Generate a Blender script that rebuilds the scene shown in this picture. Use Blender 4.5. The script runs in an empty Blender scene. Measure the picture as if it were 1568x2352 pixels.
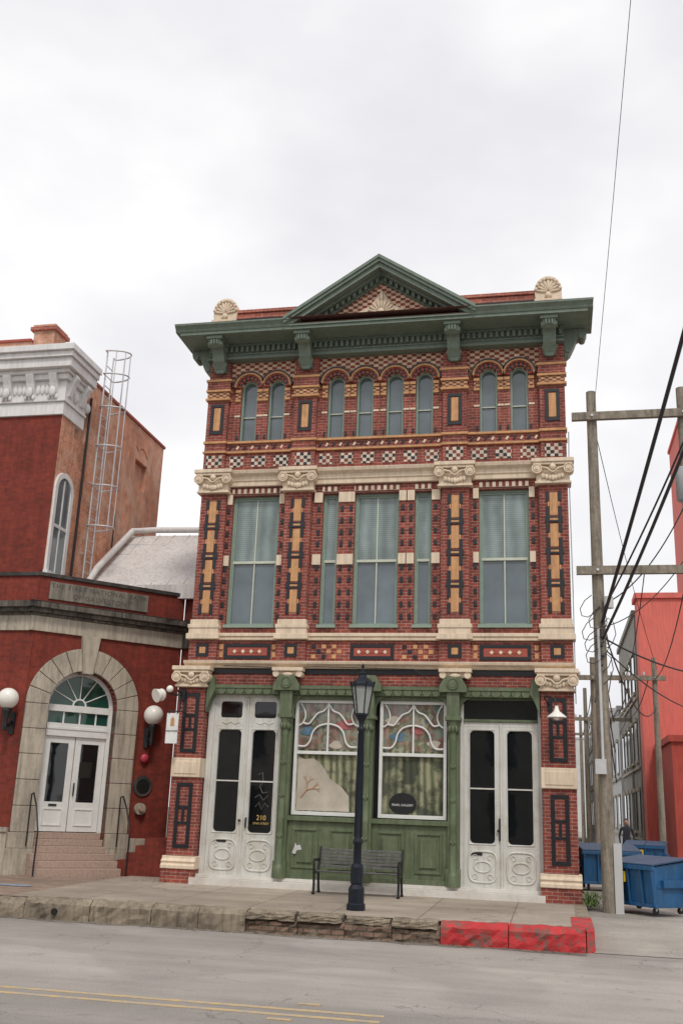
import bpy, math, random, bmesh
from mathutils import Vector, Matrix
random.seed(7)
sc=bpy.context.scene
# ---------------------------------------------------------------- materials
def newmat(name):
    m=bpy.data.materials.new(name); m.use_nodes=True
    nt=m.node_tree; b=nt.nodes['Principled BSDF']; return m,nt,b
def N(nt,t,**k):
    n=nt.nodes.new(t)
    for a,v in k.items(): setattr(n,a,v)
    return n
def math_(nt,op,a,b=None,c=None):
    n=nt.nodes.new('ShaderNodeMath'); n.operation=op
    for i,v in enumerate((a,b,c)):
        if v is None: continue
        if isinstance(v,(int,float)): n.inputs[i].default_value=v
        else: nt.links.new(v,n.inputs[i])
    return n.outputs[0]
def wallcoord(nt,ang=0.):
    g=N(nt,'ShaderNodeNewGeometry'); s=N(nt,'ShaderNodeSeparateXYZ'); nt.links.new(g.outputs['Position'],s.inputs[0])
    sn=N(nt,'ShaderNodeSeparateXYZ'); nt.links.new(g.outputs['True Normal'],sn.inputs[0])
    ax=math_(nt,'ABSOLUTE',sn.outputs[0]); ay=math_(nt,'ABSOLUTE',sn.outputs[1]); az=math_(nt,'ABSOLUTE',sn.outputs[2])
    side=math_(nt,'GREATER_THAN',ax,math_(nt,'ADD',ay,.15))
    diag=math_(nt,'MULTIPLY',math_(nt,'GREATER_THAN',ax,.5),math_(nt,'GREATER_THAN',ay,.5))
    hx=math_(nt,'MULTIPLY',s.outputs[0],math_(nt,'ADD',1.,math_(nt,'MULTIPLY',diag,.4142)))
    mix=N(nt,'ShaderNodeMix'); mix.data_type='FLOAT'
    nt.links.new(side,mix.inputs[0]); nt.links.new(hx,mix.inputs[2]); nt.links.new(s.outputs[1],mix.inputs[3])
    flat=math_(nt,'GREATER_THAN',az,.8)
    mix2=N(nt,'ShaderNodeMix'); mix2.data_type='FLOAT'
    nt.links.new(flat,mix2.inputs[0]); nt.links.new(s.outputs[2],mix2.inputs[2]); nt.links.new(s.outputs[1],mix2.inputs[3])
    c=N(nt,'ShaderNodeCombineXYZ'); nt.links.new(mix.outputs[0],c.inputs[0]); nt.links.new(mix2.outputs[0],c.inputs[1])
    return c.outputs[0],g.outputs['Position']
def noise(nt,vec,scale,detail=4,rough=.6,scl=None):
    n=N(nt,'ShaderNodeTexNoise'); n.inputs['Scale'].default_value=scale; n.inputs['Detail'].default_value=detail; n.inputs['Roughness'].default_value=rough
    if scl:
        mp=N(nt,'ShaderNodeMapping'); mp.inputs['Scale'].default_value=scl; nt.links.new(vec,mp.inputs[0]); vec=mp.outputs[0]
    nt.links.new(vec,n.inputs['Vector']); return n.outputs['Fac']
def ramp(nt,fac,stops):
    r=N(nt,'ShaderNodeValToRGB'); e=r.color_ramp.elements
    while len(e)<len(stops): e.new(.5)
    for i,(p,c) in enumerate(stops):
        e[i].position=p; e[i].color=(c,c,c,1) if isinstance(c,(int,float)) else (*c,1)
    nt.links.new(fac,r.inputs[0]); return r.outputs[0]
def mixc(nt,fac,a,b,mode='MIX'):
    n=N(nt,'ShaderNodeMix'); n.data_type='RGBA'; n.blend_type=mode
    for i,v in ((0,fac),(6,a),(7,b)):
        if isinstance(v,(int,float)): n.inputs[i].default_value=v
        elif isinstance(v,tuple): n.inputs[i].default_value=(*v,1)
        else: nt.links.new(v,n.inputs[i])
    return n.outputs[2]
def bump(nt,b,h,st=.3,d=.01):
    n=N(nt,'ShaderNodeBump'); n.inputs['Strength'].default_value=st; n.inputs['Distance'].default_value=d
    nt.links.new(h,n.inputs['Height']); nt.links.new(n.outputs[0],b.inputs['Normal'])
def brickmat(name,c1,c2,mortar,bw=.215,rh=.072,ms=.007,stain=.35,blot=None,bl=(.5,.62,.75)):
    m,nt,b=newmat(name); co,pos=wallcoord(nt)
    br=N(nt,'ShaderNodeTexBrick'); nt.links.new(co,br.inputs['Vector'])
    br.inputs['Scale'].default_value=1; br.inputs['Brick Width'].default_value=bw; br.inputs['Row Height'].default_value=rh
    br.inputs['Mortar Size'].default_value=ms; br.inputs['Mortar Smooth'].default_value=.15; br.inputs['Bias'].default_value=-.1
    br.inputs['Color1'].default_value=(*c1,1); br.inputs['Color2'].default_value=(*c2,1); br.inputs['Mortar'].default_value=(*mortar,1)
    col=br.outputs['Color']
    n1=noise(nt,pos,1.1,5,.65); col=mixc(nt,1.,col,ramp(nt,n1,[(.3,1-stain),(.7,1.12)]),'MULTIPLY')
    n2=noise(nt,pos,9,3); col=mixc(nt,1.,col,ramp(nt,n2,[(.3,.8),(.7,1.15)]),'MULTIPLY')
    if blot:
        n3=noise(nt,pos,.9,7,.75); col=mixc(nt,ramp(nt,n3,[(bl[0],0.),(bl[1],bl[2])]),col,blot)
    n4=noise(nt,pos,2.2,4,.6,(3.5,3.5,.35)); col=mixc(nt,1.,col,ramp(nt,n4,[(.35,.8),(.6,1.03)]),'MULTIPLY')
    nt.links.new(col,b.inputs['Base Color']); b.inputs['Roughness'].default_value=.85
    bump(nt,b,br.outputs['Fac'],-.5,.008); return m
def plain(name,c,rough=.7,var=.15,scale=6,metal=0,spec=.5,dirt=None,dirtamt=.5,bmp=0.,streak=0.):
    m,nt,b=newmat(name); g=N(nt,'ShaderNodeNewGeometry'); pos=g.outputs['Position']
    n1=noise(nt,pos,scale,5,.6)
    col=mixc(nt,1.,c,ramp(nt,n1,[(.3,1-var),(.7,1+var*.6)]),'MULTIPLY')
    if dirt:
        n2=noise(nt,pos,scale*.5,6,.75); col=mixc(nt,ramp(nt,n2,[(.48,0.),(.66,dirtamt)]),col,dirt)
    if streak:
        n3=noise(nt,pos,3,5,.65,(4,4,.4)); col=mixc(nt,1.,col,ramp(nt,n3,[(.32,1-streak),(.6,1.)]),'MULTIPLY')
    nt.links.new(col,b.inputs['Base Color']); b.inputs['Roughness'].default_value=rough; b.inputs['Metallic'].default_value=metal
    b.inputs['Specular IOR Level'].default_value=spec
    if bmp: bump(nt,b,noise(nt,pos,scale*5,4),bmp,.01)
    return m
def checker(name,c1,c2,cw,ch,c3=None):
    m,nt,b=newmat(name); co,pos=wallcoord(nt)
    mp=N(nt,'ShaderNodeMapping'); mp.inputs['Scale'].default_value=(1/cw,1/ch,1); mp.inputs['Location'].default_value=(.013,.01,.5); nt.links.new(co,mp.inputs[0])
    ck=N(nt,'ShaderNodeTexChecker'); ck.inputs['Scale'].default_value=1; ck.inputs[1].default_value=(*c1,1); ck.inputs[2].default_value=(*c2,1)
    nt.links.new(mp.outputs[0],ck.inputs[0]); col=ck.outputs[0]
    wn=N(nt,'ShaderNodeTexWhiteNoise'); wn.noise_dimensions='2D'
    fl=N(nt,'ShaderNodeVectorMath'); fl.operation='FLOOR'; nt.links.new(mp.outputs[0],fl.inputs[0]); nt.links.new(fl.outputs[0],wn.inputs['Vector'])
    if c3:
        f=math_(nt,'MULTIPLY',math_(nt,'GREATER_THAN',wn.outputs['Value'],.5),math_(nt,'SUBTRACT',1.,ck.outputs[1])); col=mixc(nt,f,col,c3)
    col=mixc(nt,1.,col,ramp(nt,wn.outputs['Value'],[(0.,.75),(1.,1.1)]),'MULTIPLY')
    col=mixc(nt,1.,col,ramp(nt,noise(nt,pos,4,5,.7),[(.3,.72),(.7,1.1)]),'MULTIPLY')
    nt.links.new(col,b.inputs['Base Color']); b.inputs['Roughness'].default_value=.8; return m
RED=(.36,.075,.05); RED2=(.20,.042,.033); CREAM=(.79,.65,.49); OCH=(.62,.33,.15); BLK=(.016,.016,.02)
M={}
M['brick']=brickmat('red_pressed_brick',RED,RED2,(.42,.29,.24),ms=.006,stain=.42,blot=(.5,.33,.28),bl=(.6,.72,.5))
M['brickside']=brickmat('side_brick',(.33,.11,.07),(.24,.07,.05),(.35,.28,.24))
M['brickpar']=brickmat('parapet_brick',(.5,.13,.08),(.34,.08,.055),(.45,.3,.24))
M['bankbrick']=brickmat('bank_front_brick',(.26,.036,.02),(.19,.027,.016),(.16,.045,.03),stain=.3)
M['bankside']=brickmat('bank_side_brick',(.74,.3,.16),(.58,.21,.11),(.68,.5,.4),stain=.35,blot=(.72,.5,.38),bl=(.46,.6,.7))
M['cream']=plain('cream_stone',CREAM,.75,.12,5,dirt=(.5,.4,.3),dirtamt=.35,streak=.22,bmp=.15)
M['ochre']=plain('ochre_terracotta',OCH,.7,.18,8,streak=.25)
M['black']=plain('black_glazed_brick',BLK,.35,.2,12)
M['redflat']=plain('red_brick_plain',(.36,.085,.06),.8,.2,12)
M['rust']=plain('rusty_flashing',(.13,.06,.05),.8,.3,8)
M['checker']=checker('cream_red_checker_brick',(.76,.57,.4),(.29,.062,.042),.118,.072)
M['checker3']=checker('black_cream_checker_tile',(.66,.57,.47),(.25,.055,.04),.09,.085,(.03,.027,.03))
M['checkoch']=checker('ochre_red_checker',(.6,.36,.19),(.2,.055,.035),.09,.05)
M['dentil']=checker('dentil_brick',(.7,.6,.47),(.19,.045,.033),.075,.16)
M['greenc']=plain('cornice_green_paint',(.175,.225,.178),.55,.12,4,streak=.2)
M['greens']=plain('storefront_green_paint',(.13,.168,.09),.5,.18,4,dirt=(.2,.2,.14),dirtamt=.45,streak=.35)
M['greenw']=plain('window_green_paint',(.25,.33,.27),.5,.1,6)
M['muntin']=plain('muntin_pale_paint',(.55,.58,.48),.5,.08,6)
M['white']=plain('white_door_paint',(.68,.68,.64),.45,.08,5,dirt=(.42,.37,.27),dirtamt=.5,streak=.18)
M['whitew']=plain('white_window_paint',(.74,.745,.72),.45,.08,5)
M['whitestone']=plain('white_threshold_marble',(.7,.67,.62),.5,.12,4,dirt=(.34,.28,.22),dirtamt=.5)
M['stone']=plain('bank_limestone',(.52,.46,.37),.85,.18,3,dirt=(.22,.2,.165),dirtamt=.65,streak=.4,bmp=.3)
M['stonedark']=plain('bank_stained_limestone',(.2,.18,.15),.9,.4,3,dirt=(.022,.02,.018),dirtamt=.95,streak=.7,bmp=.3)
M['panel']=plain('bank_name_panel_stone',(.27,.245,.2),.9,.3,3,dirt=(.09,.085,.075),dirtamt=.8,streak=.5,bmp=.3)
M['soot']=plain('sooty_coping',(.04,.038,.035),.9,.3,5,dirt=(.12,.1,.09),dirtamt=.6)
M['granite']=plain('pink_granite',(.42,.31,.25),.8,.3,30)
M['bankwhite']=plain('bank_white_cornice',(.78,.77,.76),.6,.08,4,dirt=(.5,.46,.44),dirtamt=.4,streak=.15)
M['metal']=plain('galvanised_metal',(.6,.61,.62),.45,.1,5,metal=.3)
M['roofmetal']=plain('white_sheet_roof',(.72,.69,.67),.6,.1,3,dirt=(.5,.45,.41),dirtamt=.5,streak=.25)
M['iron']=plain('dark_navy_iron',(.01,.015,.024),.5,.2,10,spec=.3)
M['blackiron']=plain('black_iron',(.012,.012,.014),.45,.2,10)
M['slat']=plain('weathered_slat',(.15,.145,.145),.6,.3,12,streak=.3)
M['wood']=plain('weathered_pole_wood',(.3,.26,.205),.9,.25,10,streak=.5,bmp=.6)
M['globe']=plain('opal_globe',(.84,.82,.76),.25,.03,3)
M['bin']=plain('blue_painted_steel',(.014,.11,.27),.45,.2,4,dirt=(.05,.1,.15),dirtamt=.5,streak=.3)
M['binlid']=plain('dark_blue_lid',(.02,.06,.13),.5,.2,4)
M['rubber']=plain('rubber',(.02,.02,.02),.7)
M['yellow']=plain('yellow_label',(.75,.5,.03),.5)
M['redsign']=plain('red_signal_paint',(.5,.05,.09),.5)
M['whitetext']=plain('white_lettering',(.75,.75,.72),.6)
M['gold']=plain('gold_lettering',(.65,.45,.15),.4)
M['darktext']=plain('dark_lettering',(.06,.055,.045),.9)
M['engraved']=plain('engraved_letter_recess',(.085,.078,.065),.95,.3,8)
M['salmon']=plain('salmon_red_render',(.72,.175,.14),.85,.1,.6,dirt=(.55,.16,.13),dirtamt=.5,streak=.2)
M['darkred']=plain('dark_red_render',(.45,.075,.055),.85,.2,.8,streak=.25)
M['greyb']=plain('grey_brick_wall',(.33,.31,.27),.85,.25,2,streak=.35)
M['pale']=plain('pale_building',(.55,.55,.54),.85,.1,1)
M['grey']=plain('grey_transformer_paint',(.35,.37,.38),.5,.1,3)
M['cable']=plain('cable',(.03,.03,.032),.6)
M['leaf']=plain('weed_leaf',(.1,.17,.04),.7,.4,20)
M['litter']=plain('dry_leaf_litter',(.16,.1,.05),.9,.4,20)
M['skin']=plain('skin',(.4,.22,.15),.6); M['cloth']=plain('dark_cloth',(.03,.03,.04),.9)
M['bluechalk']=plain('blue_survey_paint',(.2,.33,.48),.9,.3,15,dirt=(.42,.37,.32),dirtamt=.9)
M['mutedblue']=plain('muted_blue_reflection',(.1,.19,.27),.5,.4,9); M['mutedred']=plain('muted_red_reflection',(.4,.12,.12),.5,.4,9); M['mutedcream']=plain('cream_paper_and_reflection',(.5,.45,.37),.5,.25,2)  # blue and red: painted window reflections; cream: picture sheet and reflections
def glassmat(name,c,rough=.04,coat=0.6,stripes=None,drape=None):
    m,nt,b=newmat(name); g=N(nt,'ShaderNodeNewGeometry'); pos=g.outputs['Position']
    s=N(nt,'ShaderNodeSeparateXYZ'); nt.links.new(pos,s.inputs[0])
    col=mixc(nt,1.,c,ramp(nt,noise(nt,pos,.9,3),[(.3,.7),(.7,1.25)]),'MULTIPLY')
    if stripes:
        w=math_(nt,'SINE',math_(nt,'MULTIPLY',s.outputs[2],2*math.pi/stripes))
        col=mixc(nt,1.,col,ramp(nt,math_(nt,'MULTIPLY_ADD',w,.5,.5),[(0.,.84),(1.,1.14)]),'MULTIPLY')
        wv=math_(nt,'SINE',math_(nt,'ADD',math_(nt,'MULTIPLY',s.outputs[0],21.),math_(nt,'MULTIPLY',noise(nt,pos,1.5,2),5.)))
        col=mixc(nt,1.,col,ramp(nt,math_(nt,'MULTIPLY_ADD',wv,.5,.5),[(0.,.8),(1.,1.14)]),'MULTIPLY')
    if drape:
        wv=math_(nt,'SINE',math_(nt,'ADD',math_(nt,'MULTIPLY',s.outputs[0],38.),math_(nt,'MULTIPLY',noise(nt,pos,2.,3,.6,(1,1,.25)),9.)))
        col=mixc(nt,ramp(nt,math_(nt,'MULTIPLY_ADD',wv,.5,.5),[(.1,0.),(.9,1.)]),col,drape)
        up=math_(nt,'GREATER_THAN',s.outputs[2],2.95)
        n3=noise(nt,pos,2.1,4,.6); col=mixc(nt,ramp(nt,n3,[(.42,0.),(.56,.8)]),col,(.03,.04,.035))
        n5=noise(nt,pos,2.6,3,.6,(1.2,1,1)); pal=ramp(nt,n5,[(.3,(.08,.16,.16)),(.42,(.3,.33,.28)),(.5,(.35,.13,.13)),(.56,(.1,.16,.1)),(.62,(.45,.4,.32)),(.72,(.08,.14,.24))])
        col=mixc(nt,math_(nt,'MULTIPLY',up,.6),col,pal)  # coloured reflections painted into the upper panes' base colour
    nt.links.new(col,b.inputs['Base Color']); b.inputs['Roughness'].default_value=rough
    b.inputs['Coat Weight'].default_value=coat; b.inputs['Coat Roughness'].default_value=.02
    bump(nt,b,noise(nt,pos,1.3,2),.15,.025)
    return m
M['glassup']=glassmat('blind_window_glass',(.21,.27,.26),.08,stripes=.05)
M['glasslo']=glassmat('grey_window_glass',(.135,.17,.19),.06)
M['glassdark']=glassmat('dark_door_glass',(.008,.01,.011),.03,.5)
M['glassgreen']=glassmat('green_transom_glass',(.01,.055,.04),.05,.3)
M['display']=glassmat('display_window_glass',(.13,.15,.085),.06,.7,drape=(.36,.35,.23))
def groundmat(name,c,var,cr=.0,joint=None,paver=False,patch=False):
    m,nt,b=newmat(name); g=N(nt,'ShaderNodeNewGeometry'); pos=g.outputs['Position']
    col=mixc(nt,1.,c,ramp(nt,noise(nt,pos,.5,6,.65),[(.3,1-var),(.7,1+var*.5)]),'MULTIPLY')
    col=mixc(nt,1.,col,ramp(nt,noise(nt,pos,45,3,.7),[(.3,.8),(.7,1.17)]),'MULTIPLY')
    col=mixc(nt,1.,col,ramp(nt,noise(nt,pos,.9,5,.6,(.12,1.6,1)),[(.35,.84),(.65,1.05)]),'MULTIPLY')
    st=noise(nt,pos,3.2,6,.75); col=mixc(nt,ramp(nt,st,[(.58,0.),(.7,.4)]),col,(.13,.115,.1))
    if patch:   # paler middle band along the street, plus two-tone patches
        s=N(nt,'ShaderNodeSeparateXYZ'); nt.links.new(pos,s.inputs[0])
        wob=math_(nt,'MULTIPLY',noise(nt,pos,1.2,3),.5); yy=math_(nt,'ADD',s.outputs[1],wob)
        f=ramp(nt,math_(nt,'MULTIPLY_ADD',yy,.05,.85),[(.24,.84),(.33,.86),(.37,1.0),(.5,1.05),(.54,.95),(.6,.97),(.63,.86)])
        col=mixc(nt,1.,col,f,'MULTIPLY')
        sp=noise(nt,pos,.22,2,.4); col=mixc(nt,1.,col,ramp(nt,sp,[(.47,.93),(.49,1.06)]),'MULTIPLY')
    if cr:
        v=N(nt,'ShaderNodeTexVoronoi'); v.feature='DISTANCE_TO_EDGE'; v.inputs['Scale'].default_value=.33
        nz=N(nt,'ShaderNodeTexNoise'); nz.inputs['Scale'].default_value=1.4; nz.inputs['Detail'].default_value=6; nt.links.new(pos,nz.inputs['Vector'])
        mx=N(nt,'ShaderNodeVectorMath'); mx.operation='MULTIPLY_ADD'; mx.inputs[1].default_value=(1.4,1.4,1.4); nt.links.new(nz.outputs['Color'],mx.inputs[0]); nt.links.new(pos,mx.inputs[2]); nt.links.new(mx.outputs[0],v.inputs['Vector'])
        msk=math_(nt,'MULTIPLY',math_(nt,'LESS_THAN',v.outputs['Distance'],.004),math_(nt,'GREATER_THAN',noise(nt,pos,.35,2),.52))
        col=mixc(nt,math_(nt,'MULTIPLY',msk,cr),col,(.1,.09,.08))
    if joint:
        br=N(nt,'ShaderNodeTexBrick'); nt.links.new(pos,br.inputs['Vector']); br.offset=0. if not paver else .5
        br.inputs['Scale'].default_value=1; br.inputs['Brick Width'].default_value=joint[0]; br.inputs['Row Height'].default_value=joint[1]; br.inputs['Mortar Size'].default_value=joint[2]
        br.inputs['Color1'].default_value=(1,1,1,1); br.inputs['Color2'].default_value=(.86,.84,.82,1) if not paver else (.72,.68,.66,1); br.inputs['Mortar'].default_value=(.5,.47,.44,1)
        col=mixc(nt,1.,col,br.outputs['Color'],'MULTIPLY')
    nt.links.new(col,b.inputs['Base Color']); b.inputs['Roughness'].default_value=.9
    bump(nt,b,noise(nt,pos,60,3),.25,.005); return m
M['road']=groundmat('street_surface',(.37,.34,.31),.18,cr=.45,patch=True)
M['walk']=groundmat('concrete_sidewalk',(.42,.36,.295),.3,cr=.6,joint=(1.52,1.52,.012))
M['pavers']=groundmat('sidewalk_pavers',(.4,.3,.235),.3,joint=(.22,.11,.008),paver=True)
M['alley']=groundmat('alley_concrete',(.38,.35,.31),.3,cr=.5)
M['ground']=groundmat('ground_dirt',(.2,.19,.17),.3)
M['gutter']=groundmat('gutter_grit',(.24,.21,.175),.4)
M['kerb']=plain('kerb_stone',(.35,.29,.215),.9,.4,3,dirt=(.09,.075,.055),dirtamt=.85,bmp=.9,streak=.4)
M['kerbbrick']=brickmat('broken_kerb_brick',(.27,.17,.12),(.16,.11,.08),(.1,.08,.06),.24,.085,.014,blot=(.34,.28,.2))
m,nt,b=newmat('worn_red_kerb_paint'); g=N(nt,'ShaderNodeNewGeometry'); pos=g.outputs['Position']
col=mixc(nt,ramp(nt,noise(nt,pos,5,7,.8),[(.5,0.),(.56,1.)]),(.54,.035,.04),(.2,.1,.08)); col=mixc(nt,1.,col,ramp(nt,noise(nt,pos,2,4),[(.3,.7),(.7,1.15)]),'MULTIPLY')
nt.links.new(col,b.inputs['Base Color']); b.inputs['Roughness'].default_value=.75; bump(nt,b,noise(nt,pos,9,5),.9,.03); M['kerbred']=m
m,nt,b=newmat('worn_yellow_paint'); g=N(nt,'ShaderNodeNewGeometry'); pos=g.outputs['Position']
col=mixc(nt,ramp(nt,noise(nt,pos,9,7,.8),[(.4,0.),(.58,.9)]),(.56,.39,.17),(.34,.31,.28)); nt.links.new(col,b.inputs['Base Color']); b.inputs['Roughness'].default_value=.85; M['yline']=m
# ---------------------------------------------------------------- builder
def empty(name,loc=(0,0,0)):
    e=bpy.data.objects.new(name,None); sc.collection.objects.link(e); e.location=loc; e.empty_display_size=.3; return e
class B:
    def __init__(s,name,parent=None,T=None,bevel=0): s.n=name;s.p=parent;s.T=T;s.v=[];s.f=[];s.fm=[];s.sm=[];s.ms=[];s.bev=bevel
    def mi(s,m):
        if m not in s.ms: s.ms.append(m)
        return s.ms.index(m)
    def add(s,vs,fs,m,smooth=False):
        o=len(s.v); s.v+= [tuple(v) for v in vs]; k=s.mi(m)
        for f in fs: s.f.append([o+i for i in f]); s.fm.append(k); s.sm.append(smooth)
    def box(s,x0,x1,y0,y1,z0,z1,m):
        s.add([(x0,y0,z0),(x1,y0,z0),(x1,y1,z0),(x0,y1,z0),(x0,y0,z1),(x1,y0,z1),(x1,y1,z1),(x0,y1,z1)],
              [(0,1,5,4),(1,2,6,5),(2,3,7,6),(3,0,4,7),(4,5,6,7),(3,2,1,0)],m)
    def prism(s,pts,y0,y1,m):
        n=len(pts); s.add([(x,y0,z) for x,z in pts]+[(x,y1,z) for x,z in pts],
            [tuple(range(n)),tuple(range(2*n-1,n-1,-1))]+[(i,(i+1)%n,n+(i+1)%n,n+i) for i in range(n)],m)
    def prof(s,pts,x0,x1,m):
        n=len(pts); s.add([(x0,y,z) for y,z in pts]+[(x1,y,z) for y,z in pts],
            [tuple(range(n)),tuple(range(2*n-1,n-1,-1))]+[(i,(i+1)%n,n+(i+1)%n,n+i) for i in range(n)],m)
    def cyl(s,p0,p1,r0,r1=None,m='iron',seg=16,smooth=True):
        if r1 is None: r1=r0
        p0=Vector(p0);p1=Vector(p1); d=(p1-p0).normalized(); a=d.orthogonal().normalized(); c=d.cross(a)
        vs=[]
        for p,r in ((p0,r0),(p1,r1)):
            for i in range(seg):
                t=2*math.pi*i/seg; vs.append(p+a*(r*math.cos(t))+c*(r*math.sin(t)))
        s.add(vs,[(i,(i+1)%seg,seg+(i+1)%seg,seg+i) for i in range(seg)],m,smooth)
        s.add(vs,[tuple(range(seg-1,-1,-1)),tuple(range(seg,2*seg))],m)
    def lathe(s,cx,cy,prof,m,seg=16,smooth=True,rot=0):
        vs=[]
        for r,z in prof:
            for i in range(seg):
                t=2*math.pi*i/seg+rot; vs.append((cx+r*math.cos(t),cy+r*math.sin(t),z))
        fs=[]
        for k in range(len(prof)-1):
            for i in range(seg): fs.append((k*seg+i,k*seg+(i+1)%seg,(k+1)*seg+(i+1)%seg,(k+1)*seg+i))
        s.add(vs,fs,m,smooth); s.add(vs,[tuple(range(seg-1,-1,-1)),tuple(range((len(prof)-1)*seg,len(prof)*seg))],m)
    def ball(s,c,r,m,sx=1,sy=1,sz=1,seg=14,rg=9,R=None):
        vs=[];fs=[]
        for j in range(rg+1):
            p=math.pi*j/rg
            for i in range(seg):
                t=2*math.pi*i/seg; q=Vector((r*sx*math.sin(p)*math.cos(t),r*sy*math.sin(p)*math.sin(t),r*sz*math.cos(p)))
                if R is not None: q=R@q
                vs.append((c[0]+q.x,c[1]+q.y,c[2]+q.z))
        for j in range(rg):
            for i in range(seg): fs.append((j*seg+i,(j+1)*seg+i,(j+1)*seg+(i+1)%seg,j*seg+(i+1)%seg))
        s.add(vs,fs,m,True)
    def tube(s,pts,r,m,seg=8):
        pts=[Vector(p) for p in pts]; vs=[]; n=len(pts); a=None
        for i,p in enumerate(pts):
            d=(pts[min(i+1,n-1)]-pts[max(i-1,0)]).normalized()
            if a is None: a=d.orthogonal().normalized()
            a=(a-d*a.dot(d)); a=a.normalized() if a.length>1e-6 else d.orthogonal().normalized(); c=d.cross(a)
            for k in range(seg):
                t=2*math.pi*k/seg; vs.append(p+a*(r*math.cos(t))+c*(r*math.sin(t)))
        fs=[(i*seg+k,i*seg+(k+1)%seg,(i+1)*seg+(k+1)%seg,(i+1)*seg+k) for i in range(n-1) for k in range(seg)]
        s.add(vs,fs,m,True)
    def ring(s,cx,cz,r0,r1,a0,a1,y0,y1,m,seg=14):
        a0=math.radians(a0);a1=math.radians(a1); P=[]
        for i in range(seg+1):
            t=a0+(a1-a0)*i/seg; P.append((math.cos(t),math.sin(t)))
        vs=[]
        for c,q in P: vs+=[(cx+r0*c,y0,cz+r0*q),(cx+r1*c,y0,cz+r1*q),(cx+r1*c,y1,cz+r1*q),(cx+r0*c,y1,cz+r0*q)]
        fs=[]
        for i in range(seg):
            for k in range(4): fs.append((i*4+k,i*4+(k+1)%4,(i+1)*4+(k+1)%4,(i+1)*4+k))
        fs+=[(0,1,2,3),tuple(seg*4+k for k in (3,2,1,0))]
        s.add(vs,fs,m)
    def wall(s,x0,x1,z0,z1,yf,yb,ops,m):
        xs=sorted({x0,x1,*[v for o in ops for v in o[:2] if x0<=v<=x1]}); zs=sorted({z0,z1,*[v for o in ops for v in o[2:4] if z0<=v<=z1]})
        for i in range(len(xs)-1):
            for j in range(len(zs)-1):
                cx=(xs[i]+xs[i+1])/2;cz=(zs[j]+zs[j+1])/2
                if any(o[0]<cx<o[1] and o[2]<cz<o[3] for o in ops): continue
                s.add([(xs[i],yf,zs[j]),(xs[i+1],yf,zs[j]),(xs[i+1],yf,zs[j+1]),(xs[i],yf,zs[j+1])],[(0,1,2,3)],m)
        for o in ops:
            a,b_,c,d=o[:4]
            s.add([(a,yf,c),(b_,yf,c),(b_,yf,d),(a,yf,d),(a,yb,c),(b_,yb,c),(b_,yb,d),(a,yb,d)],
                  [(0,4,5,1),(1,5,6,2),(3,0,4,7)]+([] if len(o)>4 else [(2,6,7,3)]),m)
    def archspan(s,cx,r,zs,z1,yf,yb,m,x0=None,x1=None,seg=16):
        x0=cx-r if x0 is None else x0; x1=cx+r if x1 is None else x1
        arc=[(cx-r*math.cos(math.pi*i/seg),zs+r*math.sin(math.pi*i/seg)) for i in range(seg+1)]
        for (a,za),(b_,zb) in zip(arc[:-1],arc[1:]):
            s.add([(a,yf,za),(b_,yf,zb),(b_,yf,z1),(a,yf,z1)],[(0,1,2,3)],m)
            s.add([(a,yf,za),(b_,yf,zb),(b_,yb,zb),(a,yb,za)],[(0,1,2,3)],m)
        if x0<cx-r: s.add([(x0,yf,zs),(cx-r,yf,zs),(cx-r,yf,z1),(x0,yf,z1)],[(0,1,2,3)],m)
        if x1>cx+r: s.add([(cx+r,yf,zs),(x1,yf,zs),(x1,yf,z1),(cx+r,yf,z1)],[(0,1,2,3)],m)
    def plate(s,x0,x1,z0,z1,a,b_,c,d,rad,yf,yb,m,k=5):
        cor=[((b_-rad,c+rad),-90,(x1,z0)),((b_-rad,d-rad),0,(x1,z1)),((a+rad,d-rad),90,(x0,z1)),((a+rad,c+rad),180,(x0,z0))]
        hole=[];outer=[]
        for (px,pz),a0,oc in cor:
            for i in range(k+1):
                t=math.radians(a0+90*i/k); hole.append((px+rad*math.cos(t),pz+rad*math.sin(t))); outer.append(oc)
        n=len(hole)
        for i in range(n):
            j=(i+1)%n
            if outer[i]==outer[j]: s.add([(hole[i][0],yf,hole[i][1]),(outer[i][0],yf,outer[i][1]),(hole[j][0],yf,hole[j][1])],[(0,1,2)],m)
            else: s.add([(hole[i][0],yf,hole[i][1]),(outer[i][0],yf,outer[i][1]),(outer[j][0],yf,outer[j][1]),(hole[j][0],yf,hole[j][1])],[(0,1,2,3)],m)
            s.add([(hole[i][0],yf,hole[i][1]),(hole[j][0],yf,hole[j][1]),(hole[j][0],yb,hole[j][1]),(hole[i][0],yb,hole[i][1])],[(0,1,2,3)],m)
        s.add([(x0,yf,z0),(x1,yf,z0),(x1,yf,z1),(x0,yf,z1),(x0,yb,z0),(x1,yb,z0),(x1,yb,z1),(x0,yb,z1)],[(0,1,5,4),(1,2,6,5),(2,3,7,6),(3,0,4,7)],m)
        return hole
    def done(s):
        me=bpy.data.meshes.new(s.n); vs=s.v
        if s.T is not None: vs=[tuple(s.T@Vector(v)) for v in vs]
        me.from_pydata(vs,[],s.f)
        for k in s.ms: me.materials.append(M[k])
        me.polygons.foreach_set('material_index',s.fm); me.polygons.foreach_set('use_smooth',s.sm)
        me.validate(); me.update()
        bm=bmesh.new(); bm.from_mesh(me); bmesh.ops.recalc_face_normals(bm,faces=bm.faces); bm.to_mesh(me); bm.free()
        ob=bpy.data.objects.new(s.n,me); sc.collection.objects.link(ob)
        if s.p: ob.parent=s.p
        if s.bev:
            bv=ob.modifiers.new('bevel','BEVEL'); bv.width=s.bev; bv.segments=2; bv.limit_method='ANGLE'; bv.angle_limit=math.radians(50)
        return ob
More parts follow.
